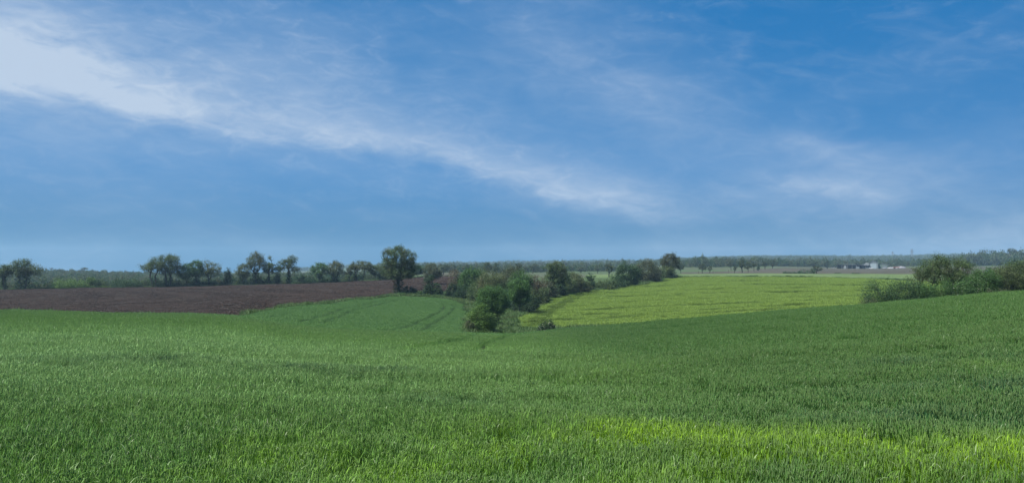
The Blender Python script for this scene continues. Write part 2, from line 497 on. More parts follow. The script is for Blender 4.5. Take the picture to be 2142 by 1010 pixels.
def scatter(name, P, rot, scl, idx, coll, label, cat):
    me = bpy.data.meshes.new(name)
    n = len(P)
    me.vertices.add(n); me.vertices.foreach_set('co', np.asarray(P, np.float32).ravel())
    for an, ty, dat in (('rot', 'FLOAT_VECTOR', rot), ('scl', 'FLOAT_VECTOR', scl)):
        a = me.attributes.new(an, ty, 'POINT'); a.data.foreach_set('vector', np.asarray(dat, np.float32).ravel())
    a = me.attributes.new('idx', 'INT', 'POINT'); a.data.foreach_set('value', np.asarray(idx, np.int32))
    o = bpy.data.objects.new(name, me); COL.objects.link(o)
    ng = bpy.data.node_groups.new(name + '_scatter', 'GeometryNodeTree')
    ng.interface.new_socket('Geometry', in_out='INPUT', socket_type='NodeSocketGeometry')
    ng.interface.new_socket('Geometry', in_out='OUTPUT', socket_type='NodeSocketGeometry')
    N = ng.nodes; L = ng.links
    gi = N.new('NodeGroupInput'); go = N.new('NodeGroupOutput')
    ci = N.new('GeometryNodeCollectionInfo'); ci.inputs['Collection'].default_value = coll
    ci.inputs['Separate Children'].default_value = True; ci.inputs['Reset Children'].default_value = True
    ip = N.new('GeometryNodeInstanceOnPoints'); ip.inputs['Pick Instance'].default_value = True

    def na(nm, ty):
        q = N.new('GeometryNodeInputNamedAttribute'); q.data_type = ty; q.inputs['Name'].default_value = nm
        return [s for s in q.outputs if s.enabled and s.name == 'Attribute'][0]
    L.new(gi.outputs[0], ip.inputs['Points']); L.new(ci.outputs[0], ip.inputs['Instance'])
    L.new(na('idx', 'INT'), ip.inputs['Instance Index'])
    e2r = N.new('FunctionNodeEulerToRotation'); L.new(na('rot', 'FLOAT_VECTOR'), e2r.inputs[0])
    L.new(e2r.outputs[0], ip.inputs['Rotation']); L.new(na('scl', 'FLOAT_VECTOR'), ip.inputs['Scale'])
    L.new(ip.outputs[0], go.inputs[0])
    md = o.modifiers.new('scatter', 'NODES'); md.node_group = ng
    tag(o, label, cat, kind='stuff')
    return o


class Strips:
    """collects bent blades as quad strips"""
    def __init__(s): s.V = []; s.F = []; s.r = []; s.t = []; s.e = []; s.p = []; s.n = 0

    def blade(s, base, az, tilt0, bend, length, width, nseg, rnd, facing=None, ear=0.0, pale=0.0, hmax=0.6, taper=0.8):
        a = az; p = np.array(base, float); th = tilt0
        f = a + pi / 2 if facing is None else facing
        side = np.array([cos(f), sin(f), 0.0]); step = length / nseg
        pts = [p.copy()]
        for k in range(nseg):
            th += bend / nseg
            p = p + step * np.array([sin(th) * cos(a), sin(th) * sin(a), cos(th)])
            pts.append(p.copy())
        for k, q in enumerate(pts):
            u = k / nseg
            w = width * 0.5 * (1 - u ** 2.2 * (1.0 if taper else 0)) if taper else width * 0.5
            w = max(w, width * 0.06)
            s.V += [q - side * w, q + side * w]
            s.r += [rnd, rnd]; tt = min(1.0, max(0.0, q[2] / hmax)); s.t += [tt, tt]; s.e += [ear, ear]; s.p += [pale, pale]
        for k in range(nseg):
            b = s.n + 2 * k
            s.F.append((b, b + 1, b + 3, b + 2))
        s.n += 2 * (nseg + 1)

    def ear(s, base, az, tilt, length, width, rnd):
        # spindle-shaped ear of four sides
        d = np.array([sin(tilt) * cos(az), sin(tilt) * sin(az), cos(tilt)])
        x = np.cross(d, [0.3, 0.5, 0.8]); x /= np.linalg.norm(x); y = np.cross(d, x)
        b0 = s.n
        for u, w in ((0, .35), (.3, 1.0), (.75, .8), (1, .12)):
            for k in range(4):
                an = k * pi / 2
                s.V.append(np.array(base) + d * length * u + (x * cos(an) + y * sin(an)) * width * .5 * w)
                s.r.append(rnd); s.t.append(1.0); s.e.append(1.0); s.p.append(0.0)
        for j in range(3):
            for k in range(4):
                s.F.append((b0 + 4 * j + k, b0 + 4 * j + (k + 1) % 4, b0 + 4 * (j + 1) + (k + 1) % 4, b0 + 4 * (j + 1) + k))
        s.n += 16

    def build(s, name, mat):
        return mesh_obj(name, np.array(s.V), np.array(s.F), mat, link=False,
                        attrs=dict(rnd=s.r, tip=s.t, ear=s.e, pale=s.p))


def wheat_patch(name, size, density, h, wleaf, nseg, stems, ears, rg, mat, nleaf=3, pale_p=0.012, droop_p=0.06, lean=0.10, ls=1.0):
    st = Strips()
    n = int(size * size * density)
    for _ in range(n):
        x, y = rg.uniform(-size / 2, size / 2, 2) * 1.12
        hh = h * rg.normal(1.0, 0.07); r0 = rg.uniform(0, 1)
        la = rg.uniform(0, 2 * pi); lt = abs(rg.normal(0, lean))
        top = np.array([x + sin(lt) * cos(la) * hh, y + sin(lt) * sin(la) * hh, cos(lt) * hh])
        if stems:
            st.blade((x, y, 0), la, lt, 0.0, hh * 0.97, 0.0045, 2, r0 * 0.6, facing=rg.uniform(0, pi), hmax=h)
        if ears and rg.random() < ears:
            st.ear(top * 0.97, la, lt + 0.12, rg.uniform(0.055, 0.085), 0.0125, r0)
        for k in range(nleaf):
            fz = min(0.98, (0.86, 0.72, 0.5, 0.25)[k] * rg.uniform(0.85, 1.15))
            bp = (x + (top[0] - x) * fz, y + (top[1] - y) * fz, hh * fz)
            az = rg.uniform(0, 2 * pi); L = rg.uniform(0.13, 0.22) * ls * h / 0.6
            dr = k == 0 and rg.random() < droop_p
            if dr:
                L *= 1.7; bp = (top[0], top[1], top[2] * 0.97)
            bend = rg.uniform(1.5, 2.6) if dr else rg.uniform(0.0, 0.40)
            st.blade(bp, az, rg.uniform(0.03, 0.42), bend, L, wleaf * rg.uniform(0.75, 1.2), nseg + (2 if dr else 0), rg.uniform(0, 1),
                     pale=(rg.uniform(0.3, 1.0) if rg.random() < (pale_p * 16 if dr else pale_p * 0.3) else 0.0), hmax=h)
    return st.build(name, mat)


rg = np.random.default_rng(11)
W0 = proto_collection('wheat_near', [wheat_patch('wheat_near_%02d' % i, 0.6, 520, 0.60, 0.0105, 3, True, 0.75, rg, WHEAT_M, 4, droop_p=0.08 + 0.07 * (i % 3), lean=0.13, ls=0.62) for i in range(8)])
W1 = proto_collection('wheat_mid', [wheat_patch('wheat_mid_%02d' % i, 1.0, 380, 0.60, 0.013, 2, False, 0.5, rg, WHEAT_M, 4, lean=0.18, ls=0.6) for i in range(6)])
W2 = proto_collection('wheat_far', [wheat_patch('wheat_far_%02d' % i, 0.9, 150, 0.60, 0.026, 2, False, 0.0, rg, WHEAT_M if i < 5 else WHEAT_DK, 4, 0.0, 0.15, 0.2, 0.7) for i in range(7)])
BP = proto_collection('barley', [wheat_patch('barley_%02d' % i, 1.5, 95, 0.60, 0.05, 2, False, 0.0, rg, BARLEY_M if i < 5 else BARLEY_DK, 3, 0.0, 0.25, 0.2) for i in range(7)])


def value_noise(X, Y, sx, sy, seed):
    g = np.random.default_rng(seed).uniform(-1, 1, (256, 256))
    u, v = np.asarray(X) / sx, np.asarray(Y) / sy
    i, j = np.floor(u).astype(int), np.floor(v).astype(int); a, b = u - i, v - j
    a = a * a * (3 - 2 * a); b = b * b * (3 - 2 * b)
    G = lambda p, q: g[p % 256, q % 256]
    return G(i, j) * (1 - a) * (1 - b) + G(i + 1, j) * a * (1 - b) + G(i, j + 1) * (1 - a) * b + G(i + 1, j + 1) * a * b


def grid_points(y0, y1, step, slope=0.72, margin=3.0):
    ys = np.arange(y0, y1, step); out = []
    for y in ys:
        w = slope * max(y, 0) + margin
        xs = np.arange(-w, w, step)
        out.append(np.stack([xs, np.full(len(xs), y)], 1))
    P = np.concatenate(out)
    return P + RNG.uniform(-0.5, 0.5, P.shape) * step


def canopy(P, hvar, seed):
    return 1.0 + hvar * (value_noise(P[:, 0], P[:, 1], 5.0, 2.2, seed) + 0.6 * value_noise(P[:, 0], P[:, 1], 1.6, 0.9, seed + 1))


def plant(name, P, coll, nvar, label, cat, hvar=0.10, seed=1, sink=0.58, size=1.0, base_h=1.0, shade_tint=None):
    z = surf(P[:, 0], P[:, 1]) - sink
    n = len(P)
    az_ = RNG.uniform(0, 2 * pi, n)
    lx, ly = 0.10 * value_noise(P[:, 0], P[:, 1], 2.4, 1.5, seed + 5), 0.05 + 0.10 * value_noise(P[:, 0], P[:, 1], 2.0, 1.7, seed + 6)
    # lean expressed in the patch's own turned axes
    rot = np.stack([-(ly * np.cos(az_) - lx * np.sin(az_)), lx * np.cos(az_) + ly * np.sin(az_), az_], 1)
    s = canopy(P, hvar, seed) * base_h
    xy = RNG.uniform(0.92, 1.1, n) * size
    idx = RNG.integers(0, nvar, n)
    if shade_tint is not None:
        idx = np.where(shade_tint, nvar + (idx % 2), idx); s = np.where(shade_tint, s * 0.86, s)
    return scatter(name, np.column_stack([P, z]), rot, np.stack([xy, xy, s], 1), idx, coll, label, cat)


def track_d(P, lines):
    d = np.full(len(P), 1e9)
    for L in lines: d = np.minimum(d, line_d(P[:, 0], P[:, 1], L))
    return d


P = grid_points(4.2, 30, 0.52, 0.72, 2.0)
P = P[poly_sd(P[:, 0], P[:, 1], WHEAT) > 0]
plant('wheat_crop', P, W0, 8, 'green wheat standing close in the foreground with upright leaf blades and bent pale tips', 'wheat', 0.19, 5)
P = grid_points(30, 80, 0.85, 0.70, 4.0)
P = P[(poly_sd(P[:, 0], P[:, 1], WHEAT) > 0) & (track_d(P, WHEEL) > 0.78)]
plant('wheat_crop', P, W1, 6, 'green wheat on the slope running down from the foreground towards the dip', 'wheat', 0.11, 9)
P = grid_points(80, 216, 0.72, 0.68, 6.0)
P = P[poly_sd(P[:, 0], P[:, 1], WHEAT) > 0.3]
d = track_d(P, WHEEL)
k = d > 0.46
plant('wheat_crop', P[k], W2, 5, 'far green wheat rising to the hedge with paired wheel tracks through it', 'wheat', 0.12, 13, shade_tint=d[k] < 0.60)
P = grid_points(115, 335, 1.25, 0.70, 6.0)
P = P[(poly_sd(P[:, 0], P[:, 1], BARLEY) > 0.5)]
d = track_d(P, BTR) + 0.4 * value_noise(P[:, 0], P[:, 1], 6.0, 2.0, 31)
shade_tint = (d < 1.1) | ((value_noise(P[:, 0] + 0.3 * P[:, 1], P[:, 1] * 1.0, 34.0, 3.2, 33) > 0.52) & (RNG.random(len(P)) < 0.75))  # patches on lines and streaks take the leaf colour with shade painted in
plant('barley_crop', P, BP, 5, 'yellow green barley on the rounded hill beyond the hedge with dark curving drill lines', 'barley', 0.24, 17, shade_tint=shade_tint)

# ------------------------------------------------------------------ rough grass and clods
def tuft_patch(name, size, n, h, w, rg, mat):
    st = Strips()
    for _ in range(n):
        x, y = rg.uniform(-size / 2, size / 2, 2)
        for k in range(4):
            st.blade((x, y, 0), rg.uniform(0, 2 * pi), rg.uniform(0.05, 0.5), rg.uniform(0.1, 1.2), h * rg.uniform(0.5, 1.2), w, 2, rg.uniform(0, 1), hmax=h)
    return st.build(name, mat)


GP = proto_collection('rough_grass', [tuft_patch('rough_grass_%02d' % i, 1.6, 60, 0.7, 0.06, rg, VERGE_M) for i in range(4)])
VERGE_LINES = [
    (world_poly([(790, 209), (845, 219), (900, 224), (950, 219), (985, 200), (992, 150), (985, 116), (1040, 112)]), 6.0),
    (world_poly([(1040, 112), (1070, 116), (1120, 114), (1180, 113), (1330, 112)]), 5.0),
    (world_poly([(1060, 122), (1062, 150), (1090, 186), (1150, 221), (1235, 254), (1312, 284), (1380, 315), (1420, 338)]), 4.0),
    (world_poly([(850, 232), (900, 246), (950, 258)]), 4.0),
    (world_poly([(-300, 300), (0, 307), (230, 314), (430, 328), (600, 339), (720, 349), (760, 358), (870, 390), (970, 396)]), 3.0),
    (world_poly([(1780, 112), (1900, 108), (2000, 106), (2250, 104)]), 5.0),
    (world_poly([(0, 112.8), (430, 112.8), (500, 119.8), (600, 141.8), (720, 178.8), (800, 205), (826, 214)]), 0.7),
    (world_poly([(1420, 339), (1600, 339), (1900, 339)]), 3.0),
]
pts = []
for L, w in VERGE_LINES:
    for (x1, y1), (x2, y2) in zip(L[:-1], L[1:]):
        ln = math.hypot(x2 - x1, y2 - y1); n = int(ln * w * 1.1) + 2
        t = RNG.uniform(0, 1, n); o = RNG.uniform(-w, w, n) if w > 1 else RNG.uniform(-w / 2, w / 2, n)
        nx, ny = -(y2 - y1) / ln, (x2 - x1) / ln
        pts.append(np.stack([x1 + (x2 - x1) * t + nx * o, y1 + (y2 - y1) * t + ny * o], 1))
P = np.concatenate(pts)
P = P[(poly_sd(P[:, 0], P[:, 1], WHEAT) < 0.2) & (poly_sd(P[:, 0], P[:, 1], BARLEY) < 0.3) & (poly_sd(P[:, 0], P[:, 1], PLOUGH) < 0.6)]
z = surf(P[:, 0], P[:, 1]) - 0.05
n = len(P); s = RNG.uniform(0.6, 1.3, n)
scatter('rough_grass', np.column_stack([P, z]), np.stack([np.zeros(n), np.zeros(n), RNG.uniform(0, 6.28, n)], 1),
        np.stack([s, s, s * RNG.uniform(0.6, 1.2, n)], 1), RNG.integers(0, 4, n), GP,
        'rough uncut grass growing along the hedge bottoms and field margins', 'grass')


def clod_patch(name, size, n, rg):
    V = []; Fc = []; r = []
    base = np.array([(1, 0, 0), (0, 1, 0), (-1, 0, 0), (0, -1, 0), (0, 0, 1), (0, 0, -1)], float)
    fs = [(0, 1, 4), (1, 2, 4), (2, 3, 4), (3, 0, 4), (1, 0, 5), (2, 1, 5), (3, 2, 5), (0, 3, 5)]
    for _ in range(n):
        c = np.append(rg.uniform(-size / 2, size / 2, 2), 0.02)
        s = rg.uniform(0.05, 0.22) * np.array([1.3, 1, 0.7]); k = len(V)
        a = rg.uniform(0, 6.28); R = np.array([[cos(a), -sin(a), 0], [sin(a), cos(a), 0], [0, 0, 1]])
        for v in base: V.append(c + R @ (v * s * rg.uniform(0.7, 1.2)))
        Fc += [tuple(k + i for i in f) for f in fs]
    return mesh_obj(name, np.array(V), np.array(Fc), SOIL_M, link=False)


CP = proto_collection('clods', [clod_patch('clods_%02d' % i, 2.6, 40, rg) for i in range(4)])
P = grid_points(112, 395, 2.3, 0.70, 4)
P = P[(poly_sd(P[:, 0], P[:, 1], PLOUGH) > 0.6) & (P[:, 0] < 10)]
n = len(P)
scatter('soil_clods', np.column_stack([P, surf(P[:, 0], P[:, 1])]), np.stack([np.zeros(n), np.zeros(n), RNG.uniform(0, 6.28, n)], 1),
        np.ones((n, 3)), RNG.integers(0, 4, n), CP, 'broken brown clods lying over the ploughed field on the left', 'soil')

# ------------------------------------------------------------------ trees
def leaf_quads(C, size, rg, flat=0.5):
    n = len(C)
    nrm = rg.normal(0, 1, (n, 3)); nrm[:, 2] = np.abs(nrm[:, 2]) + flat
    nrm /= np.linalg.norm(nrm, axis=1)[:, None]
    a = np.cross(nrm, rg.normal(0, 1, (n, 3))); a /= np.linalg.norm(a, axis=1)[:, None] + 1e-9
    b = np.cross(nrm, a)
    s = (size * rg.uniform(0.6, 1.35, n))[:, None]
    V = np.stack([C - a * s * .5, C + b * s * .32, C + a * s * .5, C - b * s * .32], 1).reshape(-1, 3)
    Fc = np.arange(n * 4).reshape(n, 4)
    r = np.repeat(rg.uniform(0, 1, n), 4)
    return V, Fc, r


def grow(rg, h, w, blobs, nattr, fork, shell, lean=0.0, trunks=1, spread=0.10):
    """branch skeleton: returns nodes, parents, tips; blobs are (cx, cz, rx, rz) as fractions of w and h"""
    vol = np.array([b[2] * b[2] * w * w * b[3] * h for b in blobs]) ** 0.8; vol /= vol.sum()
    A = []
    for b, v in zip(blobs, vol):
        m = max(6, int(nattr * v)); k = 0
        while k < m:
            q = rg.normal(0, 1, 3); q /= np.linalg.norm(q)
            q *= rg.uniform(shell ** 3, 1) ** (1 / 3)
            if q[2] < -0.75: continue
            A.append([(b[0] + q[0] * b[2]) * w, q[1] * b[2] * w * 0.9, (b[1] + q[2] * b[3]) * h]); k += 1
    A = np.array(A)
    N = []; par = []
    tops = []
    for k in range(trunks):
        ox = (k - (trunks - 1) / 2) * spread * w
        last = -1
        segs = 6
        for i in range(segs + 1):
            u = i / segs
            N.append([ox * (1 + 0.8 * u) + lean * w * u * u + rg.normal(0, 0.008) * h * (u > 0), rg.normal(0, 0.01) * h * (u > 0), u * fork * h])
            par.append(last); last = len(N) - 1
        tops.append(last)
    N = [np.array(p) for p in N]
    plen = [p[2] for p in N]
    top = np.array(N[tops[0]])
    order = np.argsort(np.linalg.norm(A - top, axis=1) * rg.uniform(0.75, 1.25, len(A)))
    arr = np.array(N); tips = []
    pl = np.array(plen)
    lim = np.array([p[2] >= 0.55 * fork * h for p in N])
    for j in order:
        t = A[j]
        d = np.linalg.norm(arr - t, axis=1)
        cost = d + 0.28 * pl + np.where(lim, 0, 1e6) + np.maximum(0, arr[:, 2] - t[2]) * 0.35
        k = int(np.argmin(cost))
        L = d[k]; m = max(1, int(L / (0.09 * h)))
        a = arr[k]; prev = k
        sag = rg.normal(0, 0.10, 3) * L; sag[2] = abs(sag[2]) * 0.6
        new = []; npl = []
        for i in range(1, m + 1):
            u = i / m
            p = a + (t - a) * u + sag * u * (1 - u) + (rg.normal(0, 0.012, 3) * h if i < m else 0)
            new.append(p); par.append(prev); prev = len(arr) + len(new) - 1; npl.append(pl[k] + L * u)
        arr = np.vstack([arr, new]); pl = np.concatenate([pl, npl]); lim = np.concatenate([lim, np.ones(len(new), bool)])
        tips.append(prev)
    return arr, np.array(par), np.array(tips)


def branch_mesh(N, par, rtrunk, rtip, sides=5):
    n = len(N); acc = np.zeros(n); kids = np.zeros(n, int)
    for i in range(n):
        if par[i] >= 0: kids[par[i]] += 1
    ex = 2.2
    acc[kids == 0] = rtip ** ex
    order = range(n - 1, -1, -1)
    for i in order:
        if par[i] >= 0: acc[par[i]] += acc[i]
    R = acc ** (1 / ex)
    rmax = R.max(); R = rtip + (R - rtip) * (rtrunk - rtip) / max(1e-6, rmax - rtip)
    V = []; Fc = []
    for i in range(n):
        p = par[i]
        if p < 0: continue
        a, b = N[p], N[i]; d = b - a; L = np.linalg.norm(d)
        if L < 1e-5: continue
        d /= L
        x = np.cross(d, (0.31, 0.87, 0.38)); x /= np.linalg.norm(x) + 1e-9; y = np.cross(d, x)
        r0 = min(R[p], R[i] * 1.6); r1 = R[i]
        if par[p] < 0: r0 = R[p] * 1.5
        k = len(V)
        for q, r in ((a, r0), (b, r1)):
            for s_ in range(sides):
                t = 2 * pi * s_ / sides
                V.append(q + (x * cos(t) + y * sin(t)) * r)
        for s_ in range(sides):
            Fc.append((k + s_, k + (s_ + 1) % sides, k + sides + (s_ + 1) % sides, k + sides + s_))
    return np.array(V), np.array(Fc)


# crown recipes: blobs (cx, cz, rx, rz), fork height, shell, leaves per tip density, cluster spread
DOME = [(0, .68, .45, .30), (-.22, .54, .25, .18), (.22, .52, .26, .18), (.05, .84, .28, .14)]
KINDS = {
    'dome':    dict(blobs=DOME, fork=.36, shell=.45, dens=1.0, cl=.055),
    'umbrella': dict(blobs=[(0, .80, .48, .16), (-.24, .72, .24, .12), (.24, .74, .24, .12)], fork=.42, shell=.25, dens=.9, cl=.05),
    'tall':    dict(blobs=[(0, .74, .36, .25), (-.28, .58, .2, .13), (.26, .62, .22, .14), (0.05, .9, .2, .09)], fork=.36, shell=.4, dens=.75, cl=.045),
    'ragged':  dict(blobs=[(-.12, .70, .32, .18), (.14, .86, .22, .13), (.30, .52, .2, .10), (-.34, .54, .16, .10)], fork=.46, shell=.3, dens=.75, cl=.045),
    'fulloak': dict(blobs=[(0, .77, .41, .21), (-.26, .60, .22, .14), (.24, .58, .25, .15), (0.02, .46, .42, .13)], fork=.30, shell=.4, dens=1.1, cl=.04),
    'round':   dict(blobs=[(0, .62, .46, .36)], fork=.22, shell=.45, dens=1.6, cl=.07),
    'column':  dict(blobs=[(0, .42, .40, .36), (.05, .80, .34, .18), (-.1, .2, .46, .2)], fork=.6, shell=.3, dens=1.5, cl=.06),
    'bush':    dict(blobs=[(0, .50, .42, .46), (-.28, .36, .22, .34), (.27, .38, .24, .36), (0, .2, .46, .2)], fork=.12, shell=.5, dens=2.0, cl=.09),
    'lowbush': dict(blobs=[(-.22, .5, .28, .42), (.2, .46, .3, .46), (0, .25, .48, .25), (.36, .3, .14, .3), (-.38, .3, .13, .28)], fork=.12, shell=.45, dens=1.9, cl=.10),
    'wispy':   dict(blobs=[(0, .62, .42, .36), (-.2, .4, .25, .2), (.2, .45, .25, .22)], fork=.2, shell=.2, dens=.95, cl=.07),
    'stag':    dict(blobs=[(0, .68, .40, .22), (.22, .52, .22, .14), (-.05, .86, .22, .12), (.24, .74, .2, .12), (-.26, .68, .2, .12), (.36, .54, .15, .09), (-.38, .52, .14, .09), (0, .6, .24, .16),
                           (-.3, .34, .2, .1), (.3, .36, .2, .12)], fork=.24, shell=.3, dens=1.25, cl=.035),
    'cone':    dict(blobs=[(0, .25, .46, .22), (0, .5, .30, .22), (0, .78, .15, .2)], fork=.5, shell=.3, dens=2.0, cl=.06),
}


def build_tree(name, label, cat, kind, px, top, wpx, Y, leaf='oak', seed=0, ivy=0.0, ivyw=0.10, group=None, trunks=1, lean=0.0,
               dens=1.0, sink=0.3, flower=0.0, blobs=None, trunk=None, bark=BARK, full=False, leafsize=1.0, fork=None):
    rg = np.random.default_rng(int(px) * 7 + int(top) * 3 + 101)
    k = KINDS[kind]
    X = float(px2x(px, Y)); zb = float(surf(X, Y)) - sink
    h = float(row2z(top, Y)) - zb; w = wpx / F * Y
    pix = 2.09 * Y / F
    lsz = max(0.12, pix * 0.85) * leafsize
    nat = int(np.clip(60 + 0.10 * (wpx / 2.09) * (h / Y * F / 2.09), 80, 320))
    N, par, tips = grow(rg, h, w, blobs or k['blobs'], nat, fork or k['fork'], k['shell'], lean, trunks)
    root = empty(name, (X, Y, zb)); tag(root, label, cat, group)
    bushy = kind in ('bush', 'lowbush', 'cone', 'wispy', 'round')
    rt = trunk or (0.024 * h if not bushy else 0.012 * h)
    stem = np.zeros(len(N), int); ns = -1
    for i in range(len(N)):
        if par[i] < 0: ns += 1; stem[i] = ns
        else: stem[i] = stem[par[i]]
    for q in range(ns + 1):
        ids = np.where(stem == q)[0]; mp_ = -np.ones(len(N), int); mp_[ids] = np.arange(len(ids))
        V, Fc = branch_mesh(N[ids], np.where(par[ids] < 0, -1, mp_[par[ids]]), rt * (1 - .12 * q), max(0.015, 0.09 * pix) if not bushy else 0.015)
        mesh_obj('trunk', V, Fc, bark, root, smooth=True)
    # leaves round every twig end and along its last stretch
    area = (w * h * 0.55) / (lsz * lsz * 0.32)
    nl = int(np.clip(area * 4.2 * k['dens'] * dens, 700, 42000))
    src = np.concatenate([tips, tips, tips, par[tips]])
    wts = rg.uniform(0.6, 1.4, len(src)); wts /= wts.sum()
    c = rg.choice(len(src), nl, p=wts)
    cl = k['cl'] * (h * 0.5 + w * 0.5) * (0.72 if bushy else 0.85)
    shade = rg.uniform(0, 1, len(N))[src[c]]
    C = N[src[c]] + rg.normal(0, 1, (nl, 3)) * np.array([cl, cl, cl * 0.85])
    C[:, 2] = np.maximum(C[:, 2], 0.05)
    V, Fc, r = leaf_quads(C, lsz, rg)
    cr = mesh_obj('crown', V, Fc, LEAF[leaf], root, attrs=dict(rnd=r * 0.5 + 0.5 * np.repeat(shade, 4)))
    if flower:
        nf = int(nl * flower)
        sel = C[rg.choice(nl, nf)]; sel = sel + (sel - np.array([0, 0, h * .4])) * 0.06
        sel = sel[sel[:, 2] > h * 0.35]
        V, Fc, r = leaf_quads(sel, lsz * 0.85, rg, 1.5)
        mesh_obj('blossom', V, Fc, BLOSSOM, root, attrs=dict(rnd=r))
    if ivy:
        ni = int(np.clip(w * ivyw * h * ivy * 2 / (lsz * lsz * .32) * 2.4, 250, 6000))
        u = rg.uniform(0, 1, ni) ** 1.15
        th = rg.uniform(0, 2 * pi, ni)
        bump = 1 + 0.35 * np.sin(u * 13 + seed) * np.sin(th * 2 + u * 9) + 0.25 * np.sin(u * 29 + th)
        rr = ivyw * w * (1.15 - 0.65 * u) * bump * rg.uniform(0.55, 1.0, ni)
        bid = rg.integers(0, trunks, ni)
        ox = (bid - (trunks - 1) / 2) * 0.10 * w
        cx = ox * (1 + 0.8 * u) + lean * w * (u * ivy) ** 2
        C = np.stack([cx + rr * np.cos(th), rr * np.sin(th), u * ivy * h + 0.1], 1)
        V, Fc, r = leaf_quads(C, lsz, rg, 0.1)
        mesh_obj('ivy', V, Fc, LEAF['ivy'], root, attrs=dict(rnd=r))
    return root


G1 = 'trees along the far edge of the ploughed field'
G2 = 'trees and bushes of the middle hedge'
G3 = 'trees and bushes of the right hedge'
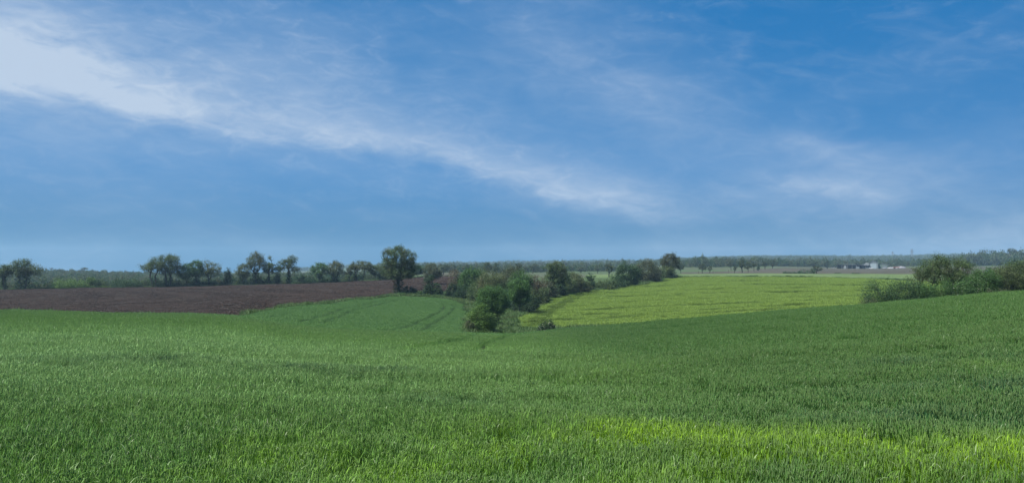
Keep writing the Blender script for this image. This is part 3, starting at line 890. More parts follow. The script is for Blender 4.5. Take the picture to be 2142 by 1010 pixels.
# name, label, category, kind, px, top, width, Y, options
TREES = [
    ('oak_tree', 'thin flat topped oak with ivied trunk cut by the left edge of the photo', 'tree', 'umbrella', 8, 552, 46, 303, dict(blobs=[(0, .74, .46, .22), (-.2, .6, .26, .14), (.24, .62, .24, .14)], ivy=.55, ivyw=.16, group=G1, leaf='oak')),
    ('oak_tree', 'wide stag headed oak with two ivy thick stems, second tree from the left edge', 'tree', 'dome', 49, 541, 82, 304, dict(ivy=.58, ivyw=.15, trunks=2, group=G1, dens=.85, blobs=[(-.02, .80, .27, .18), (-.30, .66, .20, .15), (.30, .62, .20, .18), (0, .60, .22, .20)])),
    ('hawthorn_bush', 'broad low bush with yellow green tips standing alone left of the small sapling', 'bush', 'lowbush', 142, 581, 76, 308, dict(leaf='fresh', group=G1)),
    ('sapling', 'small bright yellow green sapling between the two low bushes on the left', 'tree', 'round', 190, 579, 20, 309, dict(leaf='fresh', group=G1)),
    ('hawthorn_bush', 'long grey green bush just left of the tall pair of oaks', 'bush', 'lowbush', 262, 580, 68, 313, dict(leaf='dark', group=G1)),
    ('oak_tree', 'thin crowned oak spreading leftwards, half behind the dense domed oak', 'tree', 'dome', 322, 536, 62, 318, dict(leaf='oak', dens=.6, ivy=.3, ivyw=.14, trunks=2, group=G1, lean=-.05, blobs=[(.08, .8, .34, .18), (-.26, .66, .24, .12), (0, .66, .4, .12)])),
    ('oak_tree', 'dense domed oak, the tallest of the left group, with several bare limbs below', 'tree', 'dome', 352, 530, 60, 322, dict(leaf='oak', dens=1.05, ivy=.3, ivyw=.12, trunks=2, group=G1)),
    ('field_maple', 'lower leafy green tree filling the gap right of the dense domed oak', 'tree', 'round', 390, 551, 46, 325, dict(leaf='green', group=G1, dens=.8)),
    ('oak_tree', 'dark ivy covered oak pressed against the left side of the half dome oak', 'tree', 'dome', 411, 543, 38, 326, dict(leaf='green', ivy=.5, ivyw=.24, group=G1)),
    ('oak_tree', 'half dome oak with pale bare limbs fanning from a forked trunk', 'tree', 'dome', 437, 541, 54, 328, dict(leaf='olive', dens=.8, ivy=.1, ivyw=.2, group=G1, fork=.26, blobs=[(0, .66, .46, .3), (.2, .5, .28, .2), (-.2, .5, .28, .2)])),
    ('ivied_stump_tree', 'short dark ivy clad tree standing alone right of the half dome oak', 'tree', 'column', 476, 559, 26, 330, dict(leaf='ivy', ivy=.7, ivyw=.34, group=G1, dens=.8)),
    ('oak_tree', 'small rounded oak with dark ivy below, left of the tallest narrow oak', 'tree', 'dome', 508, 551, 34, 332, dict(leaf='olive', ivy=.5, ivyw=.3, group=G1)),
    ('oak_tree', 'tall narrow oak with fanned grey limbs above a thick ivied trunk', 'tree', 'tall', 535, 526, 50, 334, dict(leaf='olive', dens=.85, ivy=.5, ivyw=.2, trunks=1, group=G1)),
    ('oak_tree', 'ragged oak with one tuft of leaves rising on a bare stem above its crown', 'tree', 'ragged', 562, 535, 34, 335, dict(leaf='oak', dens=1.0, ivy=.3, ivyw=.2, group=G1, blobs=[(0, .62, .44, .14), (.12, .92, .14, .08), (-.2, .5, .24, .1), (.3, .46, .2, .1)])),
    ('slender_tree', 'slender ivied young tree between the two ragged oaks', 'tree', 'column', 581, 556, 22, 336, dict(leaf='dark', group=G1, dens=.6)),
    ('oak_tree', 'open ragged oak with a gap in its crown and a low limb reaching right', 'tree', 'ragged', 604, 534, 52, 337, dict(leaf='oak', dens=.95, ivy=.45, ivyw=.12, group=G1)),
    ('blackthorn_bush', 'dark dense bush at the foot of the open ragged oak', 'bush', 'lowbush', 643, 574, 42, 338, dict(leaf='dark', group=G1)),
    ('oak_tree', 'short dense domed oak, left of a pair with touching crowns', 'tree', 'dome', 669, 547, 40, 342, dict(leaf='green', ivy=.42, ivyw=.28, group=G1, dens=1.1)),
    ('oak_tree', 'short pale oak with a bare second stem, right of a pair with touching crowns', 'tree', 'dome', 701, 545, 44, 345, dict(leaf='olive', ivy=.42, ivyw=.2, trunks=2, group=G1)),
    ('dead_tree', 'thin leaning almost bare tree left of the umbrella oak', 'tree', 'tall', 729, 559, 20, 348, dict(leaf='brown', dens=.45, group=G1, lean=.15)),
    ('oak_tree', 'umbrella shaped oak with three splayed trunks, left of the big lone oak', 'tree', 'umbrella', 753, 543, 54, 350, dict(blobs=[(0, .72, .46, .22), (-.24, .58, .24, .16), (.26, .62, .22, .16)], leaf='olive', ivy=.36, ivyw=.12, trunks=3, group=G1, dens=1.15)),
    ('field_maple', 'bushy green tree with a split top close left of the big lone oak', 'tree', 'round', 786, 553, 34, 354, dict(leaf='oak', group=G1, dens=.8)),
    ('blackthorn_bush', 'grey green bush half hidden by the left side of the big lone oak', 'bush', 'bush', 808, 560, 36, 358, dict(leaf='dark', group=G1)),
    ('blackthorn_bush', 'long bush running behind the foot of the tallest narrow oak', 'bush', 'lowbush', 548, 578, 46, 339, dict(leaf='dark', group=G1)),
    ('blackthorn_bush', 'low bush at the foot of the half dome oak', 'bush', 'lowbush', 425, 582, 60, 330, dict(leaf='ivy', group=G1)),
    ('blackthorn_bush', 'low dark bush at the foot of the dense domed oak', 'bush', 'lowbush', 345, 584, 70, 325, dict(leaf='ivy', group=G1)),
    ('blackthorn_bush', 'small bush at the foot of the pair of flat topped oaks', 'bush', 'lowbush', 690, 578, 40, 349, dict(leaf='dark', group=G1)),
    ('blackthorn_bush', 'pale green bush under the umbrella oak', 'bush', 'lowbush', 736, 570, 26, 352, dict(leaf='oak', group=G1)),
    ('oak_tree', 'big lone oak with a thick ivy covered trunk at the corner of the ploughed field', 'tree', 'fulloak', 834, 513, 88, 222, dict(leaf='oak', ivy=.46, ivyw=.14, trunk=.42, dens=1.35, group=G2)),
    ('hawthorn_bush', 'small rounded dark bush right of the foot of the big lone oak', 'bush', 'bush', 858, 596, 32, 224, dict(leaf='dark', group=G2)),
    ('elm_tree', 'dense dark tree half hidden by the right side of the big lone oak', 'tree', 'round', 874, 556, 40, 390, dict(leaf='dark', group=G2)),
    ('oak_tree', 'brown green tree with a pale spiky top right of the big lone oak', 'tree', 'wispy', 905, 549, 46, 300, dict(leaf='brown', dens=1.5, group=G2)),
    ('ivied_stump_tree', 'dark ivy mound in front of the ploughed field right of the big lone oak', 'tree', 'column', 897, 573, 34, 234, dict(leaf='ivy', ivy=.5, ivyw=.36, group=G2)),
    ('hawthorn_bush', 'low dark bush against the right of the ivy mound', 'bush', 'bush', 915, 591, 24, 233, dict(leaf='dark', group=G2)),
    ('ash_tree', 'thin stemmed reddish young tree rising over two dark bushes', 'tree', 'wispy', 953, 559, 40, 236, dict(leaf='rust', dens=.8, group=G2)),
    ('hawthorn_bush', 'dark bush at the foot of the thin reddish young tree', 'bush', 'bush', 944, 589, 26, 228, dict(leaf='ivy', group=G2)),
    ('ash_tree', 'fresh green leafy tree right of the thin reddish young tree', 'tree', 'round', 985, 557, 56, 228, dict(leaf='green', dens=1.1, group=G2)),
    ('hawthorn_bush', 'dark tangled bush under the fresh green leafy tree', 'bush', 'lowbush', 974, 594, 50, 220, dict(leaf='ivy', group=G2)),
    ('willow_tree', 'yellowish green willow behind the rounded dark green tree of the hedge', 'tree', 'wispy', 1030, 565, 76, 195, dict(leaf='olive', dens=1.9, group=G2)),
    ('ash_tree', 'grey brown tree just coming into leaf, tallest behind the willow', 'tree', 'wispy', 1074, 556, 72, 215, dict(leaf='brown', dens=2.0, group=G2)),
    ('hawthorn_tree', 'rounded dark green tree in the middle of the hedge over the dip', 'tree', 'round', 1030, 596, 76, 134, dict(leaf='green', dens=2.4, group=G2, ivy=.4, ivyw=.25)),
    ('elder_bush', 'dense round bush with pale green top, nearest in the dip of the field', 'bush', 'bush', 1006, 636, 62, 112.5, dict(leaf='fresh', dens=2.2, group=G2, sink=1.0)),
    ('bramble_bush', 'small brownish bush on the left flank of the nearest round bush', 'bush', 'bush', 982, 662, 26, 111, dict(leaf='brown', group=G2, sink=1.0)),
    ('bramble_bush', 'low pale bush trailing right of the nearest round bush', 'bush', 'lowbush', 1050, 676, 36, 118, dict(leaf='oak', group=G2, sink=1.0, dens=.8)),
    ('hawthorn_tree', 'olive green tree right behind the rounded dark green tree', 'tree', 'round', 1086, 582, 50, 170, dict(leaf='green', dens=1.8, group=G2)),
    ('blackthorn_bush', 'dark shady bush between the hedge and the left rim of the yellow field', 'bush', 'lowbush', 1096, 612, 60, 176, dict(leaf='ivy', group=G2)),
    ('birch_tree', 'rust brown twiggy tree with few leaves left of the ivied spiky tree', 'tree', 'wispy', 1122, 577, 52, 205, dict(leaf='rust', dens=1.2, group=G2)),
    ('hawthorn_bush', 'olive bush under the rust brown twiggy tree', 'bush', 'lowbush', 1128, 597, 44, 200, dict(leaf='oak', group=G2)),
    ('ivied_tree', 'tall spiky topped tree wrapped in ivy above the rim of the yellow field', 'tree', 'tall', 1164, 544, 56, 224, dict(blobs=[(0, .78, .44, .20), (-.1, .5, .34, .22), (.12, .45, .36, .25)], leaf='oak', dens=1.7, ivy=.8, ivyw=.26, trunks=2, group=G2)),
    ('hawthorn_bush', 'dark bush at the foot of the tall ivied tree', 'bush', 'bush', 1168, 592, 38, 220, dict(leaf='ivy', group=G2)),
    ('birch_tree', 'brown green light crowned tree with a thin dark stem right of the ivied tree', 'tree', 'wispy', 1205, 570, 44, 236, dict(leaf='olive', dens=1.2, group=G2, fork=.4)),
    ('holly_tree', 'narrow dark green tree at the right end of the middle hedge', 'tree', 'column', 1233, 570, 30, 244, dict(leaf='dark', group=G2)),
    ('sallow_bush', 'long low grey green bush between the narrow dark tree and the dense round tree', 'bush', 'lowbush', 1266, 582, 60, 258, dict(leaf='oak', group=G2)),
    ('maple_tree', 'dense dark green round tree on the skyline left of the broad brown tree', 'tree', 'bush', 1313, 543, 56, 275, dict(leaf='dark', group=G2, dens=1.2)),
    ('oak_tree', 'broad brownish green tree between the dense round tree and the tall round oak', 'tree', 'bush', 1355, 542, 62, 302, dict(leaf='brown', dens=1.1, group=G2)),
    ('oak_tree', 'tall round crowned brown oak ending the hedge at the top of the yellow field', 'tree', 'dome', 1402, 529, 44, 325, dict(leaf='brown', dens=1.5, group=G2, ivy=.5, ivyw=.3)),
    ('hawthorn_bush', 'bush filling the foot of the tall round crowned oak', 'bush', 'bush', 1394, 554, 38, 322, dict(leaf='oak', group=G2)),
    ('hawthorn_bush', 'thicket of olive scrub between the willow and the ploughed field', 'bush', 'bush', 1010, 578, 64, 212, dict(leaf='oak', group=G2)),
    ('hawthorn_bush', 'dark green scrub filling the hedge under the grey brown tree', 'bush', 'bush', 1062, 586, 60, 190, dict(leaf='dark', group=G2)),
    ('hawthorn_bush', 'olive scrub joining the grey brown tree and the rust brown tree', 'bush', 'bush', 1104, 572, 48, 226, dict(leaf='oak', group=G2)),
    ('hawthorn_bush', 'brownish scrub against the left of the tall ivied tree', 'bush', 'bush', 1143, 584, 44, 214, dict(leaf='brown', group=G2)),
    ('hawthorn_bush', 'green scrub between the tall ivied tree and the light crowned tree', 'bush', 'bush', 1190, 580, 40, 231, dict(leaf='oak', group=G2)),
    ('hawthorn_bush', 'low olive scrub right under the light crowned tree', 'bush', 'lowbush', 1214, 586, 48, 237, dict(leaf='olive', group=G2)),
    ('hawthorn_bush', 'dull green scrub behind the two dark bushes and the reddish tree', 'bush', 'bush', 966, 572, 46, 242, dict(leaf='oak', group=G2)),
    ('hawthorn_bush', 'low dark scrub at the left foot of the dense round skyline tree', 'bush', 'lowbush', 1292, 574, 44, 268, dict(leaf='dark', group=G2)),
    ('field_maple', 'rounded mid green tree filling the hedge between willow and brown twiggy tree', 'tree', 'bush', 1090, 562, 62, 205, dict(leaf='green', group=G2)),
    ('field_maple', 'rounded olive tree behind the fresh green leafy tree and the willow', 'tree', 'bush', 1008, 560, 58, 232, dict(leaf='oak', group=G2)),
    ('field_maple', 'rounded dull green tree right of the tall ivied tree', 'tree', 'bush', 1196, 566, 46, 242, dict(leaf='oak', group=G2)),
    ('hawthorn_bush', 'small dark bush with white blossom alone at the lower edge of the yellow field', 'bush', 'bush', 1142, 666, 44, 109, dict(leaf='ivy', flower=.10, group=G2, sink=.6)),
    ('hawthorn_bush', 'wide dark thorn bush at the left end of the right hedge', 'bush', 'lowbush', 1866, 578, 126, 108, dict(leaf='dark', dens=3.2, group=G3, sink=.8)),
    ('bramble_bush', 'low trailing brambles at the far left tip of the right hedge', 'bush', 'lowbush', 1820, 622, 46, 103, dict(leaf='oak', group=G3, sink=.8)),
    ('oak_tree', 'gnarled wide old oak with crooked limbs in the right hedge', 'tree', 'stag', 1974, 527, 158, 112, dict(leaf='oak', trunk=.28, dens=1.5, group=G3, sink=.8)),
    ('hawthorn_bush', 'dark bush below the left limbs of the gnarled oak', 'bush', 'lowbush', 1950, 588, 90, 108, dict(leaf='green', group=G3, sink=.8, dens=1.5)),
    ('hawthorn_bush', 'green bush with pale blossom below the right limbs of the gnarled oak', 'bush', 'lowbush', 2006, 576, 76, 107, dict(leaf='green', flower=.04, group=G3, sink=.8, dens=1.4)),
    ('holly_tree', 'dark green pointed bushy tree right of the gnarled oak', 'tree', 'bush', 2058, 553, 74, 108, dict(leaf='green', dens=1.6, group=G3, sink=.8)),
    ('bramble_bush', 'low brownish brambles filling the gap right of the pointed bushy tree', 'bush', 'lowbush', 2092, 600, 56, 104, dict(leaf='brown', group=G3, sink=.8)),
    ('hawthorn_tree', 'broad dull green twiggy tree cut by the right edge of the photo', 'tree', 'round', 2128, 546, 112, 108, dict(leaf='oak', group=G3, sink=.8, dens=1.6)),
    ('bramble_bush', 'tiny weedy bush on the crest between the yellow field and the green wheat', 'bush', 'lowbush', 1754, 634, 28, 99, dict(leaf='oak', group=G3, sink=.6)),
]
for i, (nm, lb, ct, kd, px, tp, wd, Y, op) in enumerate(TREES):
    build_tree(nm, lb, ct, kd, px, tp, wd, Y, seed=i + 1, **op)

# ------------------------------------------------------------------ distant single trees: a few models, copied
def model_tree(kind, leaf, h, w, seed, lsz, dens=1.0, ivy=False):
    rg = np.random.default_rng(seed); k = KINDS[kind]
    N, par, tips = grow(rg, h, w, k['blobs'], 55, k['fork'], k['shell'])
    V, Fc = branch_mesh(N, par, .03 * h, .05, 4)
    t = mesh_obj('trunk', V, Fc, BARK, link=False, smooth=True)
    nl = int(w * h * .55 / (lsz * lsz * .32) * 2.4 * k['dens'] * dens)
    cl = k['cl'] * (h + w) * .5
    src = np.concatenate([tips, par[tips]])
    C = N[src[rg.integers(0, len(src), nl)]] + rg.normal(0, 1, (nl, 3)) * np.array([cl, cl, cl * .62]); C[:, 2] = np.maximum(C[:, 2], .1)
    V, Fc, r = leaf_quads(C, lsz, rg)
    c = mesh_obj('crown', V, Fc, LEAF[leaf], link=False, attrs=dict(rnd=r))
    return (t.data, c.data, h, w)


MODELS = {
    'dome': model_tree('dome', 'far', 12, 11, 501, .6, 1.3), 'umbrella': model_tree('umbrella', 'far', 12, 10, 502, .6, 1.3),
    'round': model_tree('round', 'far', 10, 9, 503, .6), 'tall': model_tree('tall', 'far', 13, 8, 504, .6, 1.3),
    'lowbush': model_tree('lowbush', 'dark', 4, 10, 505, .5), 'bush': model_tree('bush', 'dark', 5, 6, 506, .5),
    'cone': model_tree('cone', 'dark', 9, 5, 507, .5),
}
GF = 'far trees beyond the yellow field'
GM = 'far trees beyond the middle hedge'
FAR = [
    ('conifer_tree', 'tiny pointed conifer on the left skyline beside a small round tree', 'cone', 97, 561, 7, 905, GM),
    ('oak_tree', 'tiny round tree on the left skyline beside the pointed conifer', 'round', 107, 560, 9, 905, GM),
    ('oak_tree', 'small domed tree alone on the left wooded skyline', 'round', 177, 559, 15, 905, GM),
    ('oak_tree', 'round distant tree right of the big lone oak behind the brown green tree', 'round', 928, 552, 26, 520, GM),
    ('oak_tree', 'low distant tree on the skyline between the lone oak and the double dome', 'round', 975, 553, 26, 560, GM),
    ('oak_tree', 'left of two distant domed trees touching on the middle skyline', 'dome', 1019, 548, 25, 480, GM),
    ('oak_tree', 'right of two distant domed trees touching on the middle skyline', 'dome', 1038, 549, 17, 480, GM),
    ('oak_tree', 'distant mushroom shaped tree over the middle hedge', 'umbrella', 1085, 549, 17, 480, GM),
    ('oak_tree', 'wide hazy tree left of the tall ivied tree', 'round', 1115, 551, 24, 640, GM),
    ('oak_tree', 'hazy tree standing behind the light crowned tree right of the ivied tree', 'round', 1215, 557, 22, 640, GM),
    ('oak_tree', 'dark distant tree beside the small green field left of the dense round tree', 'dome', 1250, 554, 15, 600, GM),
    ('oak_tree', 'double stemmed distant tree in front of the small green field', 'tall', 1274, 552, 24, 430, GM),
    ('oak_tree', 'small dark tree right against the tall round crowned oak', 'dome', 1424, 550, 18, 470, GF),
    ('oak_tree', 'dark tree with thin stem in the dull field left of the lone fence posts', 'dome', 1469, 551, 22, 480, GF),
    ('oak_tree', 'smaller tree with thin stem beside the dark tree left of the fence posts', 'tall', 1485, 556, 14, 480, GF),
    ('oak_tree', 'dark crowned tree above the right fence post', 'dome', 1529, 546, 16, 640, GF),
    ('slender_tree', 'thin reddish stemmed tree just right of the fence posts', 'tall', 1537, 556, 14, 480, GF),
    ('poplar_tree', 'first broad tree of the slanting far row, left of the distant brown field', 'tall', 1552, 543, 24, 490, GF),
    ('oak_tree', 'second tree of the slanting far row, dark and lower than the first', 'dome', 1565, 547, 22, 520, GF),
    ('oak_tree', 'third tree of the slanting far row, leaning to the right', 'umbrella', 1577, 550, 18, 560, GF),
    ('slender_tree', 'narrow spire in the middle of the slanting far row', 'cone', 1586, 547, 8, 600, GF),
    ('oak_tree', 'pale tree after the narrow spire in the slanting far row', 'tall', 1600, 545, 18, 640, GF),
    ('oak_tree', 'last and darkest tree at the upper end of the slanting far row', 'dome', 1616, 543, 26, 700, GF),
    ('oak_tree', 'small hazy tree left of the three grouped trees by the farm', 'round', 1641, 550, 16, 950, GF),
    ('oak_tree', 'dark hazy tree above the low dark bush on the brown field', 'dome', 1668, 547, 16, 900, GF),
    ('oak_tree', 'broad hazy tree standing over the bushes at the brown field edge', 'round', 1702, 544, 30, 820, GF),
    ('oak_tree', 'tall dark tree between the broad hazy tree and the farm', 'tall', 1730, 545, 20, 820, GF),
    ('oak_tree', 'green tree rooted at the near edge of the distant brown field', 'dome', 1708, 556, 26, 462, GF),
    ('hawthorn_bush', 'low dark bush lying on the near edge of the distant brown field', 'lowbush', 1652, 567, 30, 460, GF),
    ('hawthorn_bush', 'rounded bush left of the green tree at the edge of the brown field', 'lowbush', 1688, 562, 36, 460, GF),
    ('hawthorn_bush', 'thin strip of low scrub below the farm on the left', 'lowbush', 1752, 570, 20, 456, GF),
    ('hawthorn_bush', 'thin strip of low scrub directly below the open farm shed', 'lowbush', 1790, 570, 20, 456, GF),
    ('oak_tree', 'flat topped pine like tree breaking the skyline over the right wood', 'umbrella', 2117, 518, 20, 1090, GF),
    ('hawthorn_bush', 'dull bush in the field behind the pointed bushy tree', 'bush', 2070, 557, 20, 520, GF),
    ('oak_tree', 'dark tree left of the farm standing behind the white parked car', 'round', 1748, 552, 16, 960, GF),
]
rg = np.random.default_rng(77)
for nm, lb, kd, px, tp, wd, Y, gp in FAR:
    tm, cm, h0, w0 = MODELS[kd]
    X = float(px2x(px, Y)); zb = float(surf(X, Y)) - .3
    if Y == 905 or Y == 1090: zb += 4.0
    h = float(row2z(tp, Y)) - zb; w = wd / F * Y
    root = empty(nm, (X, Y, zb), rg.uniform(0, 6.28)); root.scale = (w / w0, w / w0, h / h0)
    tag(root, lb, 'bush' if 'bush' in nm else 'tree', gp)
    for pn, md in (('trunk', tm), ('crown', cm)):
        o = bpy.data.objects.new(pn, md); COL.objects.link(o); o.parent = root

# ------------------------------------------------------------------ far woods (read as one mass)
def wood_crown(name, h, w, seed, leaf, lsz):
    rg = np.random.default_rng(seed)
    n = int(w * w * 2.2 / (lsz * lsz * .32))
    q = rg.normal(0, 1, (n, 3)); q /= np.linalg.norm(q, axis=1)[:, None]; q[:, 2] = np.abs(q[:, 2]) * 1.15 - .15
    lump = 1 + .18 * np.sin(q[:, 0] * 5 + seed) * np.sin(q[:, 1] * 4.3) + .12 * np.sin(q[:, 2] * 9 + q[:, 0] * 7)
    C = q * np.array([w / 2, w / 2, h * .72]) * (lump * rg.uniform(.72, 1.0, n))[:, None] + np.array([0, 0, h * .28])
    V, Fc, r = leaf_quads(C, lsz, rg)
    return mesh_obj(name, V, Fc, LEAF[leaf], link=False, attrs=dict(rnd=r))


WC = proto_collection('wood_crowns', [wood_crown('wood_crown_%02d' % i, 8 + (i % 3), 7 + (i % 2) * 2, 600 + i, ('far', 'dark', 'oak', 'far', 'brown', 'far')[i], .95) for i in range(6)])


def wood(name, label, poly, step, scale, hmin=.7, hmax=1.2, sink=0.5, zlo=.75, zhi=1.15):
    Pn = np.array(world_poly(poly))
    x0, y0 = Pn.min(0); x1, y1 = Pn.max(0)
    gx, gy = np.meshgrid(np.arange(x0, x1, step), np.arange(y0, y1, step))
    P = np.stack([gx.ravel(), gy.ravel()], 1) + RNG.uniform(-.5, .5, (gx.size, 2)) * step
    sd = poly_sd(P[:, 0], P[:, 1], Pn)
    P = P[sd + value_noise(P[:, 0], P[:, 1], step * 3, step * 3, 5) * step * 1.5 > 0]
    n = len(P); s = RNG.uniform(hmin, hmax, n) * scale
    scatter(name, np.column_stack([P, surf(P[:, 0], P[:, 1]) - sink]), np.stack([np.zeros(n), np.zeros(n), RNG.uniform(0, 6.28, n)], 1),
            np.stack([s, s, s * RNG.uniform(zlo, zhi, n)], 1), RNG.integers(0, 6, n), WC, label, 'wood')


wood('woodland', 'grey green scrubby wood covering the slope behind the left row of oaks',
     [(-500, 470), (0, 470), (230, 470), (430, 470), (600, 470), (720, 480), (820, 500), (880, 620), (860, 900), (600, 960), (430, 980), (230, 960), (-500, 950)], 6.5, .62, .5, 1.1, sink=1.5)
wood('hedgerow', 'low tangled hedge running between the trunks along the far edge of the ploughed field',
     [(-300, 304), (0, 311), (230, 318), (430, 332), (600, 343), (720, 353), (760, 362), (850, 392), (850, 398), (760, 368), (720, 359), (600, 349), (430, 338), (230, 324), (0, 317), (-300, 310)], 1.9, .34, .5, 1.2, sink=.3)
wood('woodland', 'band of hazy hedges and woods on the middle skyline left of the dense round tree',
     [(870, 1150), (1100, 1150), (1420, 1150), (1430, 1400), (1200, 1500), (870, 1450)], 9, .85, .4, 1.3, zlo=.5, zhi=1.2)
wood('woodland', 'dark hedge line crossing the middle distance behind the middle hedge',
     [(850, 640), (985, 640), (1120, 700), (1225, 740), (1350, 720), (1350, 760), (1225, 790), (1120, 760), (985, 690), (850, 690)], 6, .75, .5, 1.2)
wood('woodland', 'belt of trees behind the slanting far row, right of the tall round crowned oak',
     [(1415, 820), (1480, 800), (1540, 830), (1640, 960), (1760, 1030), (1960, 1060), (2010, 1150), (1760, 1150), (1600, 1050), (1415, 920)], 8, 1.0, .6, 1.2)
wood('woodland', 'dark tall wood on the right skyline above the brown field',
     [(1990, 1010), (2142, 985), (2600, 980), (2600, 1250), (2142, 1200), (2040, 1150)], 8, 1.5, .6, 1.3)
wood('woodland', 'long wooded ridge on the far right skyline behind the farm',
     [(1380, 2300), (1500, 2150), (1700, 2000), (1900, 1900), (2300, 1800), (2300, 3000), (1900, 3000), (1600, 3000), (1380, 3000)], 17, 2.1, .6, 1.1, zlo=.42, zhi=.68)
wood('woodland', 'faint blue woods on the farthest middle skyline',
     [(600, 2500), (1000, 2500), (1400, 2400), (1400, 3000), (1000, 3100), (600, 3100)], 22, 2.0, .5, 1.2, zlo=.4, zhi=.7)

# ------------------------------------------------------------------ farm and other built things
def box_mesh(boxes):
    V = []; Fc = []
    for (x0, x1, y0, y1, z0, z1) in boxes:
        k = len(V)
        V += [(x0, y0, z0), (x1, y0, z0), (x1, y1, z0), (x0, y1, z0), (x0, y0, z1), (x1, y0, z1), (x1, y1, z1), (x0, y1, z1)]
        Fc += [(k, k + 3, k + 2, k + 1), (k + 4, k + 5, k + 6, k + 7), (k, k + 1, k + 5, k + 4), (k + 1, k + 2, k + 6, k + 5), (k + 2, k + 3, k + 7, k + 6), (k + 3, k, k + 4, k + 7)]
    return V, Fc


def boxes(name, bs, mat, parent):
    V, Fc = box_mesh(bs); return mesh_obj(name, np.array(V), Fc, mat, parent)


def prism(name, prof, y0, y1, mat, parent):
    """profile in x,z extruded along y"""
    n = len(prof)
    V = [(x, y0, z) for x, z in prof] + [(x, y1, z) for x, z in prof]
    Fc = [tuple(range(n)), tuple(range(2 * n - 1, n - 1, -1))] + [(i, i + n, (i + 1) % n + n, (i + 1) % n) for i in range(n)]
    return mesh_obj(name, np.array(V), Fc, mat, parent)


def slab(name, a, b, y0, y1, th, mat, parent):
    """pitched sheet from (x,z) a to b along y"""
    return prism(name, [a, b, (b[0], b[1] + th), (a[0], a[1] + th)], y0, y1, mat, parent)


TIN = simple_mat('pale_tin', (0.15, 0.17, 0.18), .55, .15, .6, stretch=(4, 1, 1))
GREYTIN = simple_mat('grey_cladding', (0.12, 0.145, 0.15), .6, .12, 1.2, stretch=(6, 1, .3))
GREENTIN = simple_mat('green_cladding', (0.075, 0.110, 0.085), .6, .15, 1.2, stretch=(6, 1, .3))
DARKW = simple_mat('dark_boards', (0.040, 0.045, 0.048), .9, .3, 1.0)
WHITE = simple_mat('white_render', (0.19, 0.21, 0.21), .8, .08, 1.0)
STEEL = simple_mat('galvanised_steel', (0.22, 0.24, 0.26), .5, .15, 2.0, metal=.4)
POSTW = simple_mat('old_post_wood', (0.085, 0.070, 0.055), .95, .3, 4.0)
GLASS = simple_mat('dark_glass', (0.03, 0.04, 0.05), .15, .1, 1.0, spec=.6)
RUBBER = simple_mat('tyre_rubber', (0.02, 0.02, 0.02), .9, .1, 3.0)
WRAP = simple_mat('pale_sheeting', (0.17, 0.17, 0.18), .5, .25, .8)
RUST = simple_mat('rusty_red_metal', (0.20, 0.09, 0.07), .8, .3, 1.5)

FY = 900.0
U = FY / F     # metres per photo pixel at the farm


def place(name, label, cat, px, Y, rz=0.0, group=None, dz=0.0):
    X = float(px2x(px, Y)); o = empty(name, (X, Y, float(surf(X, Y)) + dz), rz - math.atan((px - CX) / F)); tag(o, label, cat, group); return o


# open fronted shed on the left
r = place('open_shed', 'low dark open fronted farm shed with pale sheet roof, left of the tall grey barn', 'shed', 1779, FY)
boxes('wall', [(-14, -13.7, 0, 12, -1, 4.2), (13.0, 13.3, 0, 12, -1, 4.2), (-13.7, 13, 11.7, 12, -1, 4.4)], DARKW, r)
slab('roof', (-8.2, 4.7), (5.6, 4.7), -.6, 12.4, .35, TIN, r)
prism('roof', [(-14.4, 4.25), (-8.25, 4.25), (-8.25, 4.6), (-14.4, 4.6)], -.5, 12.3, DARKW, r)
prism('roof', [(5.65, 4.3), (13.6, 4.3), (13.6, 4.6), (5.65, 4.6)], -.5, 12.3, DARKW, r)
for x in (-9, -3, 1.5, 6):
    boxes('post', [(x, x + .35, 0, .35, -1, 4.25)], STEEL, r)
boxes('partition', [(-8, -3.2, 5, 5.3, -1, 4.2)], DARKW, r); boxes('partition', [(2, 5.8, 4, 4.3, -1, 4.2)], DARKW, r)
# white gabled hut
r = place('white_hut', 'small white gable ended hut standing before the open dark shed', 'hut', 1767.5, FY - 4)
prism('wall', [(-1.4, -1), (1.4, -1), (1.4, 2.6), (0, 3.5), (-1.4, 2.6)], 0, 4, WHITE, r)
slab('roof', (-1.6, 2.55), (0, 3.56), -.15, 4.2, .15, TIN, r); slab('roof', (0, 3.56), (1.6, 2.55), -.15, 4.2, .15, TIN, r)
boxes('door', [(-.45, .45, -.05, .03, -1, 1.9)], GREYTIN, r)
# grey tank
r = place('storage_tank', 'square grey storage tank between the two pale roofed sheds', 'tank', 1794, FY - 3)
boxes('tank_body', [(-1.9, 1.9, 0, 3, -1, 2.2)], GREYTIN, r); boxes('rim', [(-2.0, 2.0, -.1, 3.1, 2.2, 2.4)], STEEL, r)
# lean-to
r = place('lean_to_shed', 'dark shed with long pale roof and small white gable touching the tall grey barn', 'shed', 1807, FY)
boxes('wall', [(-6, -5.7, 0, 11, -1, 3.8), (-5.7, 5.2, 10.7, 11, -1, 4.0), (-1, 5.2, 1.5, 1.8, -1, 3.6)], DARKW, r)
prism('roof', [(-6.4, 3.7), (5.3, 3.7), (5.3, 5.6), (1.0, 5.3), (-6.4, 4.3)], -.6, 11.3, TIN, r)
prism('dormer', [(.6, 5.4), (4.9, 5.65), (4.9, 6.0), (3.0, 7.0), (.9, 6.0)], 3, 6, WHITE, r)
for x in (-5.4, -2.0, 1.5):
    boxes('post', [(x, x + .3, 0, .3, -1, 3.65)], STEEL, r)
boxes('low_wall', [(-.5, 5.2, -.3, 0, -1, 1.1)], GREYTIN, r)
